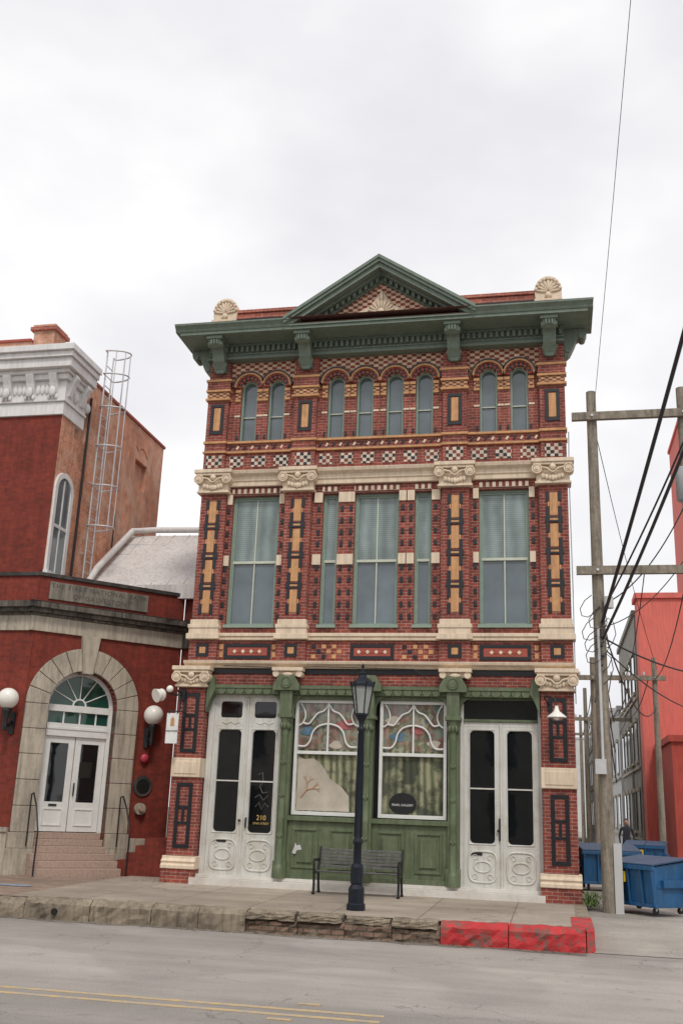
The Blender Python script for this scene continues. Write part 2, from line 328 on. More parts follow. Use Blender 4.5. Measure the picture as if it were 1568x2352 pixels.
def text(name,body,loc,size,mat,parent,rotz=0,sp=1,ext=.003,align='CENTER',sx=1):
    cu=bpy.data.curves.new(name,'FONT'); cu.body=body; cu.size=size; cu.align_x=align; cu.align_y='CENTER'; cu.extrude=ext; cu.space_character=sp
    cu.materials.append(M[mat]); ob=bpy.data.objects.new(name,cu); sc.collection.objects.link(ob)
    ob.location=loc; ob.rotation_euler=(math.pi/2,0,rotz); ob.scale=(sx,1,1); ob.parent=parent; return ob
# ================================================================ MAIN BUILDING
main=empty('ornate_brick_commercial_building')
w=B('walls',main)
P2=[(.08,.72),(2.2,2.85),(5.95,6.6),(8.18,8.82)]
P3=[(.06,.60),(2.30,2.88),(5.97,6.54),(8.24,8.82)]
bays3=[(.60,2.30),(2.88,5.97),(6.54,8.24)]
W2=[(.86,2.04),(3.11,3.50),(3.89,4.95),(5.32,5.72),(6.81,7.95)]
W3=[[1.10,1.81],[3.335,4.055,4.795,5.515],[7.05,7.77]]; WR=.212; ZS=11.76
w.box(.03,.2,.3,14,-.1,13.3,'brickside'); w.box(8.66,8.83,.3,14,-.1,13.3,'brickside'); w.box(.2,8.66,13.8,14,-.1,13.3,'brickside')
w.box(.2,8.66,.5,13.8,13.1,13.2,'roofmetal')
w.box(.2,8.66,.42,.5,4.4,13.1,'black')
w.box(.6,8.1,.07,.4,4.34,4.585,'brick'); w.box(.6,8.1,.045,.4,4.588,4.69,'black')
w.box(.05,8.82,.1,.4,4.84,5.36,'brick')
w.wall(.05,8.8,5.36,9.12,.12,.36,[(a,b_,5.69,8.91) for a,b_ in W2],'brick')
w.box(.05,8.8,.09,.3,9.52,10.33,'brick')
for (a,b_),cs in zip(bays3,W3):
    ops=[(c-WR,c+WR,10.33,ZS,1) for c in cs]
    w.wall(a,b_,10.33,ZS,.12,.36,ops,'brick')
    mids=[a]+[(c+d)/2 for c,d in zip(cs[:-1],cs[1:])]+[b_]
    for i,c in enumerate(cs): w.archspan(c,WR,ZS,12.5,.12,.36,'checker',mids[i],mids[i+1])
w.done()
p=B('piers',main)
for i,(a,b_) in enumerate(P2):
    p.box(a,b_,0,.3,5.84,9.05,'brick')
    p.box(a-.02,b_+.02,.003,.3,4.842,5.352,'brick')
for i,(a,b_) in enumerate(P3):
    p.box(a,b_,0,.35,9.525,12.5,'brick')
for a,b_ in ((-.08,.57),(8.12,8.82)):
    p.box(a,b_,-.03,.5,.56,4.3,'brick'); p.box(a-.07,b_+.05,-.1,.52,-.12,.285,'brick')
p.done()
q=B('inlays',main,bevel=.004)
def frame(q,x0,x1,z0,z1,t,y,m='black'):
    q.box(x0,x1,y-.02,y+.05,z0,z0+t,m); q.box(x0,x1,y-.02,y+.05,z1-t,z1,m)
    q.box(x0,x0+t,y-.02,y+.05,z0+t+.002,z1-t-.002,m); q.box(x1-t,x1,y-.02,y+.05,z0+t+.002,z1-t-.002,m)
for xc in (.245,8.47):
    for z0,z1 in ((.72,2.12),(2.78,4.12)):
        y=-.03; h=z1-z0
        frame(q,xc-.19,xc+.19,z0,z1,.085,y)
        q.box(xc-.1,xc+.1,y-.018,y+.04,z0+h*.36,z0+h*.36+.06,'black'); q.box(xc-.1,xc+.1,y-.018,y+.04,z0+h*.6,z0+h*.6+.06,'black')
        q.box(xc-.03,xc+.03,y-.019,y+.04,z0+h*.36+.062,z0+h*.6-.002,'black')
for a,b_ in P2:
    xc=(a+b_)/2
    frame(q,xc-.15,xc+.15,4.97,5.27,.07,.003); q.box(xc-.075,xc+.075,-.01,.05,5.045,5.195,'ochre')
    n=4; z0=5.9; u=(8.85-z0)/n
    for k in range(n):
        za=z0+k*u
        q.box(xc-.09,xc+.09,-.012,.05,za+.10,za+u-.10,'ochre')
        for sx in (-1,1):
            xs=sorted((xc+sx*.098,xc+sx*.175))
            q.box(xs[0],xs[1],-.022,.05,za+.068,za+.31,'black'); q.box(xs[0],xs[1],-.022,.05,za+u-.31,za+u-.068,'black')
            xs=sorted((xc+sx*.098,xc+sx*.13)); q.box(xs[0],xs[1],-.012,.05,za+.312,za+u-.312,'ochre')
        if k>0:
            q.box(xc-.2,xc+.2,-.024,.05,za-.066,za+.066,'black'); q.box(xc-.09,xc+.09,-.03,.05,za-.022,za+.022,'ochre')
for a,b_ in P3:
    xc=(a+b_)/2
    frame(q,xc-.17,xc+.17,10.5,11.3,.08,0.); q.box(xc-.085,xc+.085,-.012,.05,10.6,11.2,'ochre')
    q.box(a-.015,b_+.015,-.035,.12,11.46,11.62,'checkoch')
    for z in (11.40,11.63): q.box(a-.05,b_+.05,-.07,.12,z,z+.055,'ochre')
    q.box(a-.03,b_+.03,-.05,.12,11.69,11.9,'brick'); q.box(a-.06,b_+.06,-.08,.12,11.902,11.96,'ochre')
    q.box(a-.03,b_+.03,-.04,.2,10.0,10.05,'ochre'); q.box(a-.03,b_+.03,-.04,.2,10.25,10.31,'ochre')
    q.box(xc-.2,xc+.2,-.01,.05,9.62,9.94,'checker3')
for (a,b_) in bays3:
    L=b_-a; n=max(2,round(L/.52)); u=L/n
    for k in range(n): q.box(a+k*u+.1,a+(k+1)*u-.1,.075,.12,9.64,9.92,'checker3')
    q.box(a+.002,b_-.002,.03,.12,10.0,10.045,'ochre'); q.box(a+.002,b_-.002,.03,.12,10.255,10.31,'ochre')
    n=int(L/.17)
    for k in range(n):
        cx=a+.1+k*(L-.2)/(n-1); d=.04
        q.prism([(cx-d,10.12),(cx,10.095),(cx+d*1.3,10.18),(cx,10.2)],.07,.1,'cream' if k%2 else 'black')
for i,(a,b_) in enumerate(W2):
    q.box(a-.02,b_+.02,.09,.14,8.95,9.08,'dentil')
    for sx,xe in ((-1,a),(1,b_)):
        z=5.85
        while z<8.6:
            x0,x1=sorted((xe+sx*.05,xe+sx*(.125)))
            if not (7.1<z+.06<7.5): q.box(x0,x1,.1,.15,z,z+.13,'black')
            z+=.29
        for z0,z1 in ((7.15,7.4),(8.68,8.93)):
            x0,x1=sorted((xe+sx*.002,xe+sx*(.2 if (i in(1,2,3)) else .13)))
            q.box(x0,x1,.07,.15,z0,z1,'cream')
for xc,hw in ((1.46,.56),(4.4,.5),(7.38,.56)):
    frame(q,xc-hw,xc+hw,4.93,5.28,.075,.1)
    q.box(xc-hw+.08,xc+hw-.08,.09,.14,5.01,5.2,'redflat')
    for k in range(7):
        cx=xc-.3+k*.1
        q.prism([(cx-.05,5.105),(cx,5.055),(cx+.05,5.105),(cx,5.155)],.075,.1,'cream' if k%2==0 else 'redflat')
for xc in (3.35,5.45):
    for c in range(6):
        for r_ in range(3):
            if (c+r_)%2==0: q.box(xc-.36+c*.12,xc-.36+c*.12+.1,.085,.12,4.95+r_*.115,4.95+r_*.115+.09,['ochre','black','ochre'][(c+r_)//2%3])
for xc in (.83,2.1,6.72,8.06):
    for r_ in range(2): q.box(xc-.045,xc+.045,.085,.12,4.97+r_*.18,5.09+r_*.18,'ochre')
for cs in W3:
    for c in cs:
        for sx in (-1,1):
            x0,x1=sorted((c+sx*(WR+.002),c+sx*(WR+.14)))
            q.box(x0,x1,.085,.15,11.46,11.62,'checkoch')
            q.box(x0,x1,.06,.15,11.63,11.70,'ochre'); q.box(x0,x1,.07,.15,11.39,11.45,'ochre'); q.box(x0,x1,.1,.15,10.98,11.03,'cream')
            x0,x1=sorted((c+sx*(WR+.03),c+sx*(WR+.08))); q.box(x0,x1,.1,.15,10.38,10.5,'black')
q.done()
h=B('arch_hoods',main)
for cs in W3:
    for i,c in enumerate(cs):
        def lim(r):
            a0=0.;a1=180.
            if i<len(cs)-1:
                d=(cs[i+1]-c)/2
                if r>d: a0=math.degrees(math.acos(d/r))
            if i>0:
                d=(c-cs[i-1])/2
                if r>d: a1=180-math.degrees(math.acos(d/r))
            return a0,a1
        n=15
        for k in range(n):
            h.ring(c,ZS,.215,.295,180*k/n+.5,180*(k+1)/n-.5,.06,.14,'black' if k%2 else 'redflat',2)
        a0,a1=lim(.335); h.ring(c,ZS,.297,.332,a0,a1,.03,.14,'brick')
        a0,a1=lim(.36); h.ring(c,ZS,.334,.376,a0,a1,.0,.14,'ochre')
        a0,a1=lim(.38); h.ring(c,ZS,.378,.412,a0,a1,-.015,.14,'black')
h.done()
s=B('cream_stonework',main,bevel=.012)
for a,b_ in P2:
    s.box(a-.08,b_+.08,-.1,.3,5.37,5.5,'cream'); s.box(a-.04,b_+.04,-.06,.3,5.5,5.63,'cream'); s.box(a-.06,b_+.06,-.08,.3,5.63,5.72,'cream'); s.box(a-.02,b_+.02,-.04,.3,5.72,5.838,'cream')
s.box(.06,8.81,.02,.3,5.362,5.44,'cream'); s.box(.06,8.81,-.01,.3,5.442,5.52,'cream')
s.prof([(.3,4.71),(.0,4.71),(-.04,4.76),(-.12,4.80),(-.14,4.86),(.3,4.86)],.0,8.86,'cream')
s.prof([(.3,9.13),(.03,9.13),(.03,9.24),(-.0,9.26),(-.0,9.36),(-.1,9.42),(-.13,9.5),(.3,9.52)],.02,8.83,'cream')
for a,b_ in ((-.08,.57),(8.12,8.82)):
    s.box(a-.02,b_+.02,-.1,.3,2.24,2.66,'cream'); s.box(a+.06,b_-.06,-.115,.3,2.31,2.59,'cream')
    s.prof([(.52,.29),(-.13,.29),(-.13,.36),(-.09,.4),(-.12,.45),(-.05,.5),(-.05,.555),(.52,.555)],a-.08,b_+.06,'cream')
s.done()
# service cables clipped along the ledges
sv=B('service_cables',main)
sv.tube([(1.0,-.15,4.74),(2.4,-.16,4.7),(3.2,-.15,4.73),(5.4,-.15,4.69),(5.6,-.13,4.55),(5.62,-.02,4.5)],.01,'cable',5)
sv.tube([(8.86,-.02,4.0),(8.87,-.02,6.5),(8.86,-.02,9.0),(8.88,-.02,10.2)],.012,'grey',5)
sv.done()
def capital(b,xc,w_,z0,z1,yf,d=.22,m='cream'):
    b.box(xc-w_/2,xc+w_/2,yf-d,yf+.3,z1-.09,z1,m)
    b.box(xc-w_/2+.04,xc+w_/2-.04,yf-d+.03,yf+.3,z1-.15,z1-.092,m)
    b.box(xc-w_/2+.1,xc+w_/2-.1,yf-.1,yf+.3,z0+.0,z1-.152,m)
    b.box(xc-w_/2+.07,xc+w_/2-.07,yf-.13,yf+.3,z0-.03,z0+.02,m)
    for sx in (-1,1):
        cx=xc+sx*(w_/2-.12); cz=z1-.25
        b.cyl((cx,yf-d+.03,cz),(cx,yf+.05,cz),.115,.115,m,18)
        b.cyl((cx,yf-d+.005,cz),(cx,yf-.02,cz),.075,.08,m,14); b.cyl((cx,yf-d-.02,cz),(cx,yf-.02,cz),.035,.035,m,10)
        b.ring(cx,cz,.09,.12,0,360,yf-d+.005,yf-d+.04,m,20)
        for k in range(3): b.ball((xc+sx*(.06+.08*k),yf-.13,z0+.1+.02*k),.045,m,1,.7,1.4,8,6)
    b.ball((xc,yf-.16,z1-.2),.08,m,1,.7,1,10,6); b.ball((xc,yf-.14,z0+.09),.05,m,1,.8,1.5,8,6)
    b.tube([(xc-w_/2+.2,yf-.17,z1-.2),(xc-.12,yf-.17,z1-.24),(xc-.06,yf-.17,z1-.3),(xc,yf-.17,z1-.33),(xc+.06,yf-.17,z1-.3),(xc+.12,yf-.17,z1-.24),(xc+w_/2-.2,yf-.17,z1-.2)],.022,m)
c=B('capitals',main,bevel=.008)
for a,b_ in P2: capital(c,(a+b_)/2,.95,8.97,9.52,0)
for a,b_ in ((-.08,.57),(8.12,8.82)): capital(c,(a+b_)/2,.92,4.28,4.72,-.03)
for xc in (2.52,6.3):
    c.box(xc-.36,xc+.36,-.2,.1,4.63,4.71,'cream'); c.box(xc-.28,xc+.28,-.12,.1,4.52,4.628,'cream')
    for sx in (-1,1): c.cyl((xc+sx*.27,-.17,4.57),(xc+sx*.27,.1,4.57),.075,.075,'cream',14)
    c.ball((xc,-.12,4.56),.09,'cream',1.6,.7,.7,10,6)
c.done()
g=B('upper_windows',main)
for i,(a,b_) in enumerate(W2):
    z0,z1,zm=5.69,8.91,7.27; t=.055
    g.box(a+.001,a+t,.24,.35,z0,z1-.001,'greenw'); g.box(b_-t,b_-.001,.24,.35,z0,z1-.001,'greenw'); g.box(a+t,b_-t,.245,.35,z1-t,z1-.002,'greenw'); g.box(a-.03,b_+.03,.06,.35,z0-.03,z0+.04,'greenw')
    g.box(a+t,b_-t,.255,.33,zm-.03,zm+.03,'muntin')
    a2,b2=a+t,b_-t
    for xx in (a2,b2-.028): g.box(xx,xx+.028,.265,.33,z0+.04,z1-t,'greenw')
    g.box(a2+.03,b2-.03,.268,.33,z0+.042,z0+.1,'greenw'); g.box(a2+.03,b2-.03,.268,.33,z1-t-.04,z1-t-.002,'greenw')
    if b_-a>.8:
        xm=(a+b_)/2; g.box(xm-.014,xm+.014,.27,.33,z0+.1,z1-.1,'muntin')
    g.box(a2,b2,.312,.34,z0,zm,'glasslo'); g.box(a2,b2,.3,.34,zm,z1-.04,'glassup')
for cs in W3:
    for c_ in cs:
        g.ring(c_,ZS,WR-.05,WR-.002,0,180,.2,.35,'greenw',16)
        for sx in (-1,1):
            x0,x1=sorted((c_+sx*(WR-.05),c_+sx*(WR-.002))); g.box(x0,x1,.2,.35,10.33,ZS-.001,'greenw')
        g.box(c_-WR+.05,c_+WR-.05,.21,.35,10.33,10.38,'greenw')
        g.box(c_-WR+.05,c_+WR-.05,.26,.33,11.0,11.025,'muntin')
        r=WR-.045; pts=[(c_-r,10.36),(c_+r,10.36)]+[(c_+r*math.cos(math.pi*k/16),ZS+r*math.sin(math.pi*k/16)) for k in range(17)]
        g.prism(pts,.3,.34,'glasslo')
g.done()
k=B('cornice',main,bevel=.006)
E0,E1=-.63,9.5
k.box(.3,8.6,-.1,.1,12.5,12.86,'greenc'); k.box(.0,8.85,-.15,.1,12.46,12.52,'greenc'); k.box(.0,8.85,-.17,.1,12.8,12.862,'greenc')
k.box(.02,8.83,-.08,.1,12.52,12.8,'greenc')
x=.08
while x<8.75: k.box(x,x+.07,-.2,-.1,12.64,12.78,'greenc'); x+=.135
k.box(.02,8.83,-.12,-.05,12.585,12.63,'greenc')
k.box(E0+.12,E1-.12,-.8,.55,12.864,12.94,'greenc')
def cyma(x0,x1):
    k.prof([(.55,12.94),(-.82,12.94),(-.84,12.98),(-.84,13.0),(-.88,13.04),(-.93,13.08),(-.93,13.12),(.55,13.12)],x0,x1,'greenc')
cyma(E0,2.3); cyma(6.7,E1)
k.box(E0-.01,E1+.01,-.935,.56,13.121,13.127,'rust')
k.box(2.3,6.7,-.84,.3,12.942,12.985,'greenc'); k.box(2.3,6.7,-.85,.3,12.987,12.998,'rust')
XA,ZA,SL=4.49,14.68,.656; F0,F1=2.16,6.82
def chev(o0,o1,y0,y1,m,zmin=13.0):
    for sx in (-1,1):
        half=(XA-F0) if sx<0 else (F1-XA)
        ztop=lambda u:ZA-SL*u-o0; zbot=lambda u:ZA-SL*u-o1
        ue=min(half,(ZA-o0-zmin)/SL) ; ub=min(half,(ZA-o1-zmin)/SL)
        pts=[(XA,ztop(0)),(XA+sx*ue,ztop(ue)),(XA+sx*ue,max(zmin,zbot(ue)))]
        if ub<ue: pts.append((XA+sx*ub,zmin))
        pts.append((XA,zbot(0)))
        if abs(pts[1][1]-pts[2][1])<1e-6: pts.pop(2)
        k.prism(pts,y0,y1,m)
chev(0,.09,-.95,.3,'greenc'); chev(.092,.17,-.91,.3,'greenc'); chev(.172,.30,-.84,.3,'greenc'); chev(.302,.36,-.62,.3,'greenc'); chev(.362,.50,-.42,.3,'greenc',13.002)
u=.1
while u<2.1:
    for sx in (-1,1):
        xx=XA+sx*u; zt=ZA-SL*u-.365
        if zt-.12>13.01: k.prism([(xx-.035,zt+sx*.023),(xx+.035,zt-sx*.023),(xx+.035,zt-sx*.023-.1),(xx-.035,zt+sx*.023-.1)],-.53,-.42,'greenc')
    u+=.14
k.prism([(2.5,13.002),(6.48,13.002),(XA,13.002+1.3)],-.36,.3,'checker')
def bracket(xc,w_=.3):
    pr=[(.0,12.86),(-.68,12.86),(-.70,12.74),(-.66,12.64),(-.58,12.60),(-.50,12.64),(-.44,12.62),(-.36,12.5),(-.3,12.36),(-.22,12.28),(-.16,12.2),(-.1,12.14),(.0,12.14)]
    k.prof(pr,xc-w_/2,xc+w_/2,'greenc')
    k.box(xc-w_/2-.05,xc+w_/2+.05,-.74,.0,12.78,12.858,'greenc')
    for sx in (-1,1):
        x0=xc+sx*w_/2; k.cyl((x0,-.58,12.69),(x0+sx*.035,-.58,12.69),.085,.085,'greenc',16); k.cyl((x0,-.16,12.3),(x0+sx*.03,-.16,12.3),.07,.07,'greenc',14)
    for j in (-.07,.0,.07): k.box(xc+j-.015,xc+j+.015,-.725,-.64,12.64,12.77,'greenc')
    k.box(xc-.1,xc+.1,-.14,-.06,12.1,12.45,'greenc')
for xc in (.36,2.59,6.25,8.5): bracket(xc)
for sx,x0 in ((-1,.04),(1,8.83)):
    pr=[(0,12.86),(.52,12.86),(.54,12.74),(.5,12.64),(.43,12.6),(.37,12.65),(.3,12.6),(.24,12.45),(.18,12.32),(.1,12.2),(.0,12.14)]
    k.prism([(x0+sx*a,z) for a,z in pr],.08,.4,'greenc'); k.box(*sorted((x0,x0+sx*.02)),.0,.6,12.4,12.86,'greenc')
    k.cyl((x0+sx*.43,.05,12.68),(x0+sx*.43,.43,12.68),.08,.08,'greenc',14); k.cyl((x0+sx*.1,.05,12.3),(x0+sx*.1,.43,12.3),.06,.06,'greenc',14)
k.done()
pp=B('parapet',main,bevel=.008)
pp.box(.15,8.7,.1,.45,13.14,13.86,'brickpar'); pp.box(.12,8.73,.06,.5,13.862,13.95,'brickpar'); pp.box(.15,8.7,.092,.12,13.68,13.72,'black')
for xc in (.32,8.5):
    pp.box(xc-.33,xc+.33,-.05,.5,13.135,13.66,'cream')
    pts=[(xc-.3,13.66),(xc+.3,13.66),(xc+.32,13.85)]+[(xc+.32*math.cos(math.pi*j/14),13.95+.36*math.sin(math.pi*j/14)) for j in range(15)]+[(xc-.32,13.85)]
    pp.prism(pts,.05,.4,'cream')
    for j in range(9):
        t=math.radians(10+20*j); R=Matrix.Rotation(math.pi/2-t,3,'Y')
        pp.ball((xc+.17*math.cos(t),.04,13.86+.21*math.sin(t)),.15,'cream',.22,.25,1,8,8,R)
        pp.ball((xc+.29*math.cos(t),.03,13.9+.33*math.sin(t)),.05,'cream',1,.7,1,8,6)
    pp.ball((xc,.02,13.78),.08,'cream',1,.6,1,10,6)
    for sx in (-1,1): pp.cyl((xc+sx*.17,-.0,13.72),(xc+sx*.17,.1,13.72),.08,.08,'cream',14)
pp.done()
o=B('tympanum_ornament',main)
yo=-.36; dz=-.15
o.prism([(x,z+dz) for x,z in [(3.62,13.33),(5.36,13.33),(5.2,13.5),(4.75,13.72),(4.58,14.0),(4.49,14.1),(4.40,14.0),(4.23,13.72),(3.78,13.5)]],yo-.04,yo+.01,'cream')
for j in range(9):
    t=math.radians(18*j+18); R=Matrix.Rotation(math.pi/2-t,3,'Y'); L=.2+.06*(1-abs(j-4)/4)
    o.ball((XA+L*math.cos(t)*1.1,yo-.06,13.5+dz+L*math.sin(t)),.11,'cream',.28,.3,1.25,8,8,R)
for j in (-3,-2,-1,1,2,3): o.ball((XA+j*.22,yo-.06,13.45+dz-.01*abs(j)),.075,'cream',1.2,.5,.8,8,6); o.ring(XA+j*.22,13.46+dz,.06,.08,0,300,yo-.09,yo-.04,'cream',10)
o.ball((XA,yo-.08,13.52+dz),.09,'cream',1,.6,1.2,10,8); o.ball((XA,yo-.07,13.97+dz),.06,'cream',.8,.6,2.2,8,8)
o.done()
# ---------------- storefront
st=B('storefront',main,bevel=.005)
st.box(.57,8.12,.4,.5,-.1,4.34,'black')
st.box(.57,8.12,.05,.4,4.12,4.336,'greens'); st.box(.57,8.12,.0,.4,4.25,4.3,'greens')
x=.62
while x<8.0:
    st.prism([(x,4.25),(x+.2,4.25),(x+.2,4.18),(x+.15,4.12),(x+.05,4.12),(x,4.18)],.02,.06,'greens'); x+=.215
st.box(.52,8.14,-.12,.4,-.12,.13,'whitestone'); st.box(.57,8.12,.02,.45,.132,.2,'whitestone')
for xc in (2.5,4.37,6.25):
    st.box(xc-.15,xc+.15,.0,.3,.2,.55,'greens'); st.box(xc-.12,xc+.12,.04,.3,.55,4.15,'greens')
    st.lathe(xc,.02,[(.12,.2),(.12,.4),(.1,.45),(.075,.5),(.07,1.4),(.085,1.45),(.07,1.5),(.065,3.2),(.08,3.25),(.07,3.3),(.12,3.55),(.13,3.6)],'greens')
    for j in range(8):
        t=2*math.pi*j/8; st.ball((xc+.1*math.cos(t),.02+.1*math.sin(t),3.42),.04,'greens',1,1,2,8,6)
    for zz in (1.05,1.9,2.6): 
        for j in (-1,0,1): st.ball((xc+j*.04,-.05,zz+.03*abs(j)),.025,'greens',1,1,1.6,8,6)
    st.box(xc-.17,xc+.17,-.13,.3,3.6,3.68,'greens'); st.box(xc-.14,xc+.14,-.1,.3,3.68,4.2,'greens')
    st.prism([(xc-.3,4.2),(xc+.3,4.2),(xc+.3,4.32),(xc+.17,4.55),(xc-.17,4.55),(xc-.3,4.32)],-.16,.05,'greens')
    st.cyl((xc,-.19,4.38),(xc,-.1,4.38),.09,.09,'greens',18); st.ring(xc,4.38,.1,.13,0,360,-.19,-.16,'greens',18)
    for sx in (-1,1):
        pts=[(xc+sx*.12,4.12),(xc+sx*.45,4.12)]+[(xc+sx*(.45-.3*math.sin(math.pi/2*j/6)),3.82+.3*math.cos(math.pi/2*j/6)) for j in range(1,7)]+[(xc+sx*.12,3.8)]
        st.prism(pts,.1,.2,'greens')
for sx,xe in ((1,.6),(-1,8.1)):
    st.prism([(xe,4.5),(xe+sx*.16,4.5),(xe+sx*.2,4.2),(xe+sx*.08,3.95),(xe,3.7)],-.06,.2,'greens')
for a,b_ in ((2.62,4.25),(4.49,6.13)):
    st.box(a,b_,.14,.4,.2,1.4,'greens'); st.box(a-.02,b_+.02,.06,.4,1.4,1.5,'greens'); st.box(a-.02,b_+.02,.1,.4,.2,.3,'greens')
    n=2; u=(b_-a)/n
    for j in range(n):
        x0,x1=a+j*u+.12,a+(j+1)*u-.12
        frame(st,x0,x1,.42,1.25,.05,.13,'greens'); st.box(x0+.12,x1-.12,.105,.2,.54,1.13,'greens')
st.prism([(2.75,.72),(2.83,.7),(2.86,.78),(2.97,.8),(2.93,.9),(2.86,.88),(2.82,.94),(2.79,.82)],.1,.109,'pale')
for a,b_ in ((2.66,4.17),(4.6,6.09)):
    z0,z1,zm=1.52,4.03,2.86
    st.box(a,b_,.32,.36,z0,z1,'display')
    for x0,x1 in ((a,a+.07),(b_-.07,b_)): st.box(x0,x1,.22,.35,z0,z1,'whitew')
    st.box(a+.07,b_-.07,.225,.35,z0,z0+.08,'whitew'); st.box(a+.07,b_-.07,.225,.35,z1-.07,z1,'whitew'); st.box(a+.07,b_-.07,.23,.35,zm-.03,zm+.04,'whitew')
    xm=(a+b_)/2; st.box(xm-.018,xm+.018,.25,.34,zm+.04,z1-.07,'whitew')
    hw=(b_-a)/2-.07; H=z1-zm-.1
    def cr(P,sx):
        pts=[];PP=[P[0]]+P+[P[-1]]
        for j in range(1,len(PP)-2):
            for t in range(6):
                t/=6; p0,p1,p2,p3=PP[j-1:j+3]
                f=lambda i:.5*((2*p1[i])+(-p0[i]+p2[i])*t+(2*p0[i]-5*p1[i]+4*p2[i]-p3[i])*t*t+(-p0[i]+3*p1[i]-3*p2[i]+p3[i])*t**3)
                pts.append((f(0),f(1)))
        pts.append(P[-1]); return [(xm+sx*u_*hw,.28,zm+.04+v*H) for u_,v in pts]
    for sx in (-1,1):
        st.tube(cr([(-1,.1),(-.75,.1),(-.6,.2),(-.52,.38),(-.36,.5),(-.15,.55),(0,.56)],sx),.022,'whitew')
        st.tube(cr([(-1,.52),(-.86,.58),(-.78,.72),(-.84,.88),(-.95,.98)],sx),.02,'whitew')
        st.tube(cr([(-.86,.58),(-.66,.56),(-.5,.68),(-.36,.78),(-.15,.84),(0,.98)],sx),.022,'whitew')
    st.box(a-.06,b_+.06,.16,.3,z1,4.12,'greens')
st.done()
def leaf(b,x0,x1,z0,z1,gz0,gz1,y,top=None,zm=None):
    b.plate(x0,x1,gz0-.08,gz1+.08,x0+.13,x1-.13,gz0,gz1,.09,y,y+.05,'white')
    b.box(x0+.05,x1-.05,y+.04,y+.06,gz0-.05,gz1+.05,'glassdark')
    hp=[(x0+.115,gz0-.015),(x1-.115,gz0-.015),(x1-.115,gz1+.015),(x0+.115,gz1+.015),(x0+.115,gz0-.015)]
    b.tube([(a,y-.005,z) for a,z in hp],.014,'white')
    if zm: b.box(x0+.12,x1-.12,y+.01,y+.05,zm-.015,zm+.015,'white')
    b.box(x0,x1,y,y+.05,z0,gz0-.082,'white')
    xc=(x0+x1)/2; zc=(z0+gz0-.05)/2; a=(x1-x0)/2-.1; c_=(gz0-z0)/2-.13
    b.tube([(xc+a*math.copysign(abs(math.cos(t))**.5,math.cos(t)),y-.005,zc+c_*math.copysign(abs(math.sin(t))**.5,math.sin(t))) for t in [2*math.pi*j/32 for j in range(33)]],.02,'white')
    b.tube([(xc+a*.6*math.cos(t),y-.005,zc+c_*.35*math.sin(t)) for t in [2*math.pi*j/24 for j in range(25)]],.016,'white')
    for sx in (-1,1):
        for sz in (-1,1): b.tube([(xc+sx*(a*.55+.05*math.cos(t)),y-.005,zc+sz*c_*.62+.05*math.sin(t)) for t in [1.6*math.pi*j/12 for j in range(13)]],.012,'white')
    if top:
        b.plate(x0,x1,gz1+.082,z1,x0+.14,x1-.14,top[0],top[1],.06,y,y+.05,'white'); b.box(x0+.06,x1-.06,y+.04,y+.06,top[0]-.04,top[1]+.04,'glassdark')
        b.tube([(xc-.2,y-.005,gz1+.17),(xc-.1,y-.005,gz1+.13),(xc,y-.005,gz1+.18),(xc+.1,y-.005,gz1+.13),(xc+.2,y-.005,gz1+.17)],.012,'white')
    elif z1>gz1+.082: b.box(x0,x1,y,y+.05,gz1+.082,z1,'white')
d=B('double_doors',main,bevel=.003)
leaf(d,.74,1.535,.2,4.06,1.1,3.33,.24,top=(3.6,3.97),zm=2.2); leaf(d,1.55,2.345,.2,4.06,1.1,3.33,.24,top=(3.6,3.97),zm=2.2)
for x0,x1 in ((.6,.735),(2.35,2.42)): d.box(x0,x1,.22,.35,.2,4.12,'white')
d.box(.735,2.35,.225,.35,4.062,4.12,'white'); d.cyl((1.5425,.22,.2),(1.5425,.22,4.05),.025,.025,'white',8)
leaf(d,6.46,7.245,.2,3.6,1.08,3.42,.24,zm=2.2); leaf(d,7.26,8.045,.2,3.6,1.08,3.42,.24,zm=2.2)
for x0,x1 in ((6.38,6.455),(8.05,8.11)): d.box(x0,x1,.22,.35,.2,4.12,'white')
d.box(6.455,8.05,.2,.35,3.605,3.66,'greens'); d.box(6.455,8.05,.2,.35,4.07,4.119,'greens'); d.box(6.455,8.05,.28,.35,3.66,4.07,'glassdark')
d.cyl((7.2525,.22,.2),(7.2525,.22,3.58),.025,.025,'white',8)
for x_,z in ((1.49,1.35),(7.19,1.35)): d.ball((x_,.19,z),.03,'blackiron')
d.box(7.2,7.235,.19,.23,1.15,1.6,'blackiron'); d.box(1.62,1.645,.19,.23,1.2,1.42,'blackiron')
d.box(.98,1.2,.225,.25,.88,.95,'blackiron'); d.box(6.6,6.85,.225,.25,.84,.9,'blackiron')
for pts in ([(1.85,2.35),(1.95,2.4),(1.98,2.2),(1.9,2.1),(1.97,1.95),(2.1,1.98)],[(1.8,1.85),(1.9,1.92),(2.0,1.8),(2.1,1.9)],[(1.82,1.65),(1.9,1.75),(1.96,1.6),(2.04,1.74),(2.12,1.66)]):
    d.tube([(a,.274,z) for a,z in pts],.009,'slat',6)
d.done()
text('door_number','210',(1.97,.272,1.42),.15,'gold',main); text('door_street','22ND STREET',(1.97,.272,1.3),.062,'gold',main)
ws=B('window_gallery_sign',main)
ws.prism([(5.13+.3*math.cos(math.pi*2*j/24),1.83+.23*math.sin(math.pi*2*j/24)) for j in range(24)],.295,.31,'blackiron'); ws.done()
text('gallery_sign_text','PEARL GALLERY',(5.13,.29,1.8),.066,'whitetext',main)
cb=B('window_display',main)
random.seed(3)
cb.prism([(2.75,1.62),(3.95,1.62),(3.93,1.95),(3.75,2.15),(3.5,2.3),(3.3,2.6),(3.1,2.75),(2.9,2.72),(2.75,2.78)],.305,.318,'mutedcream')
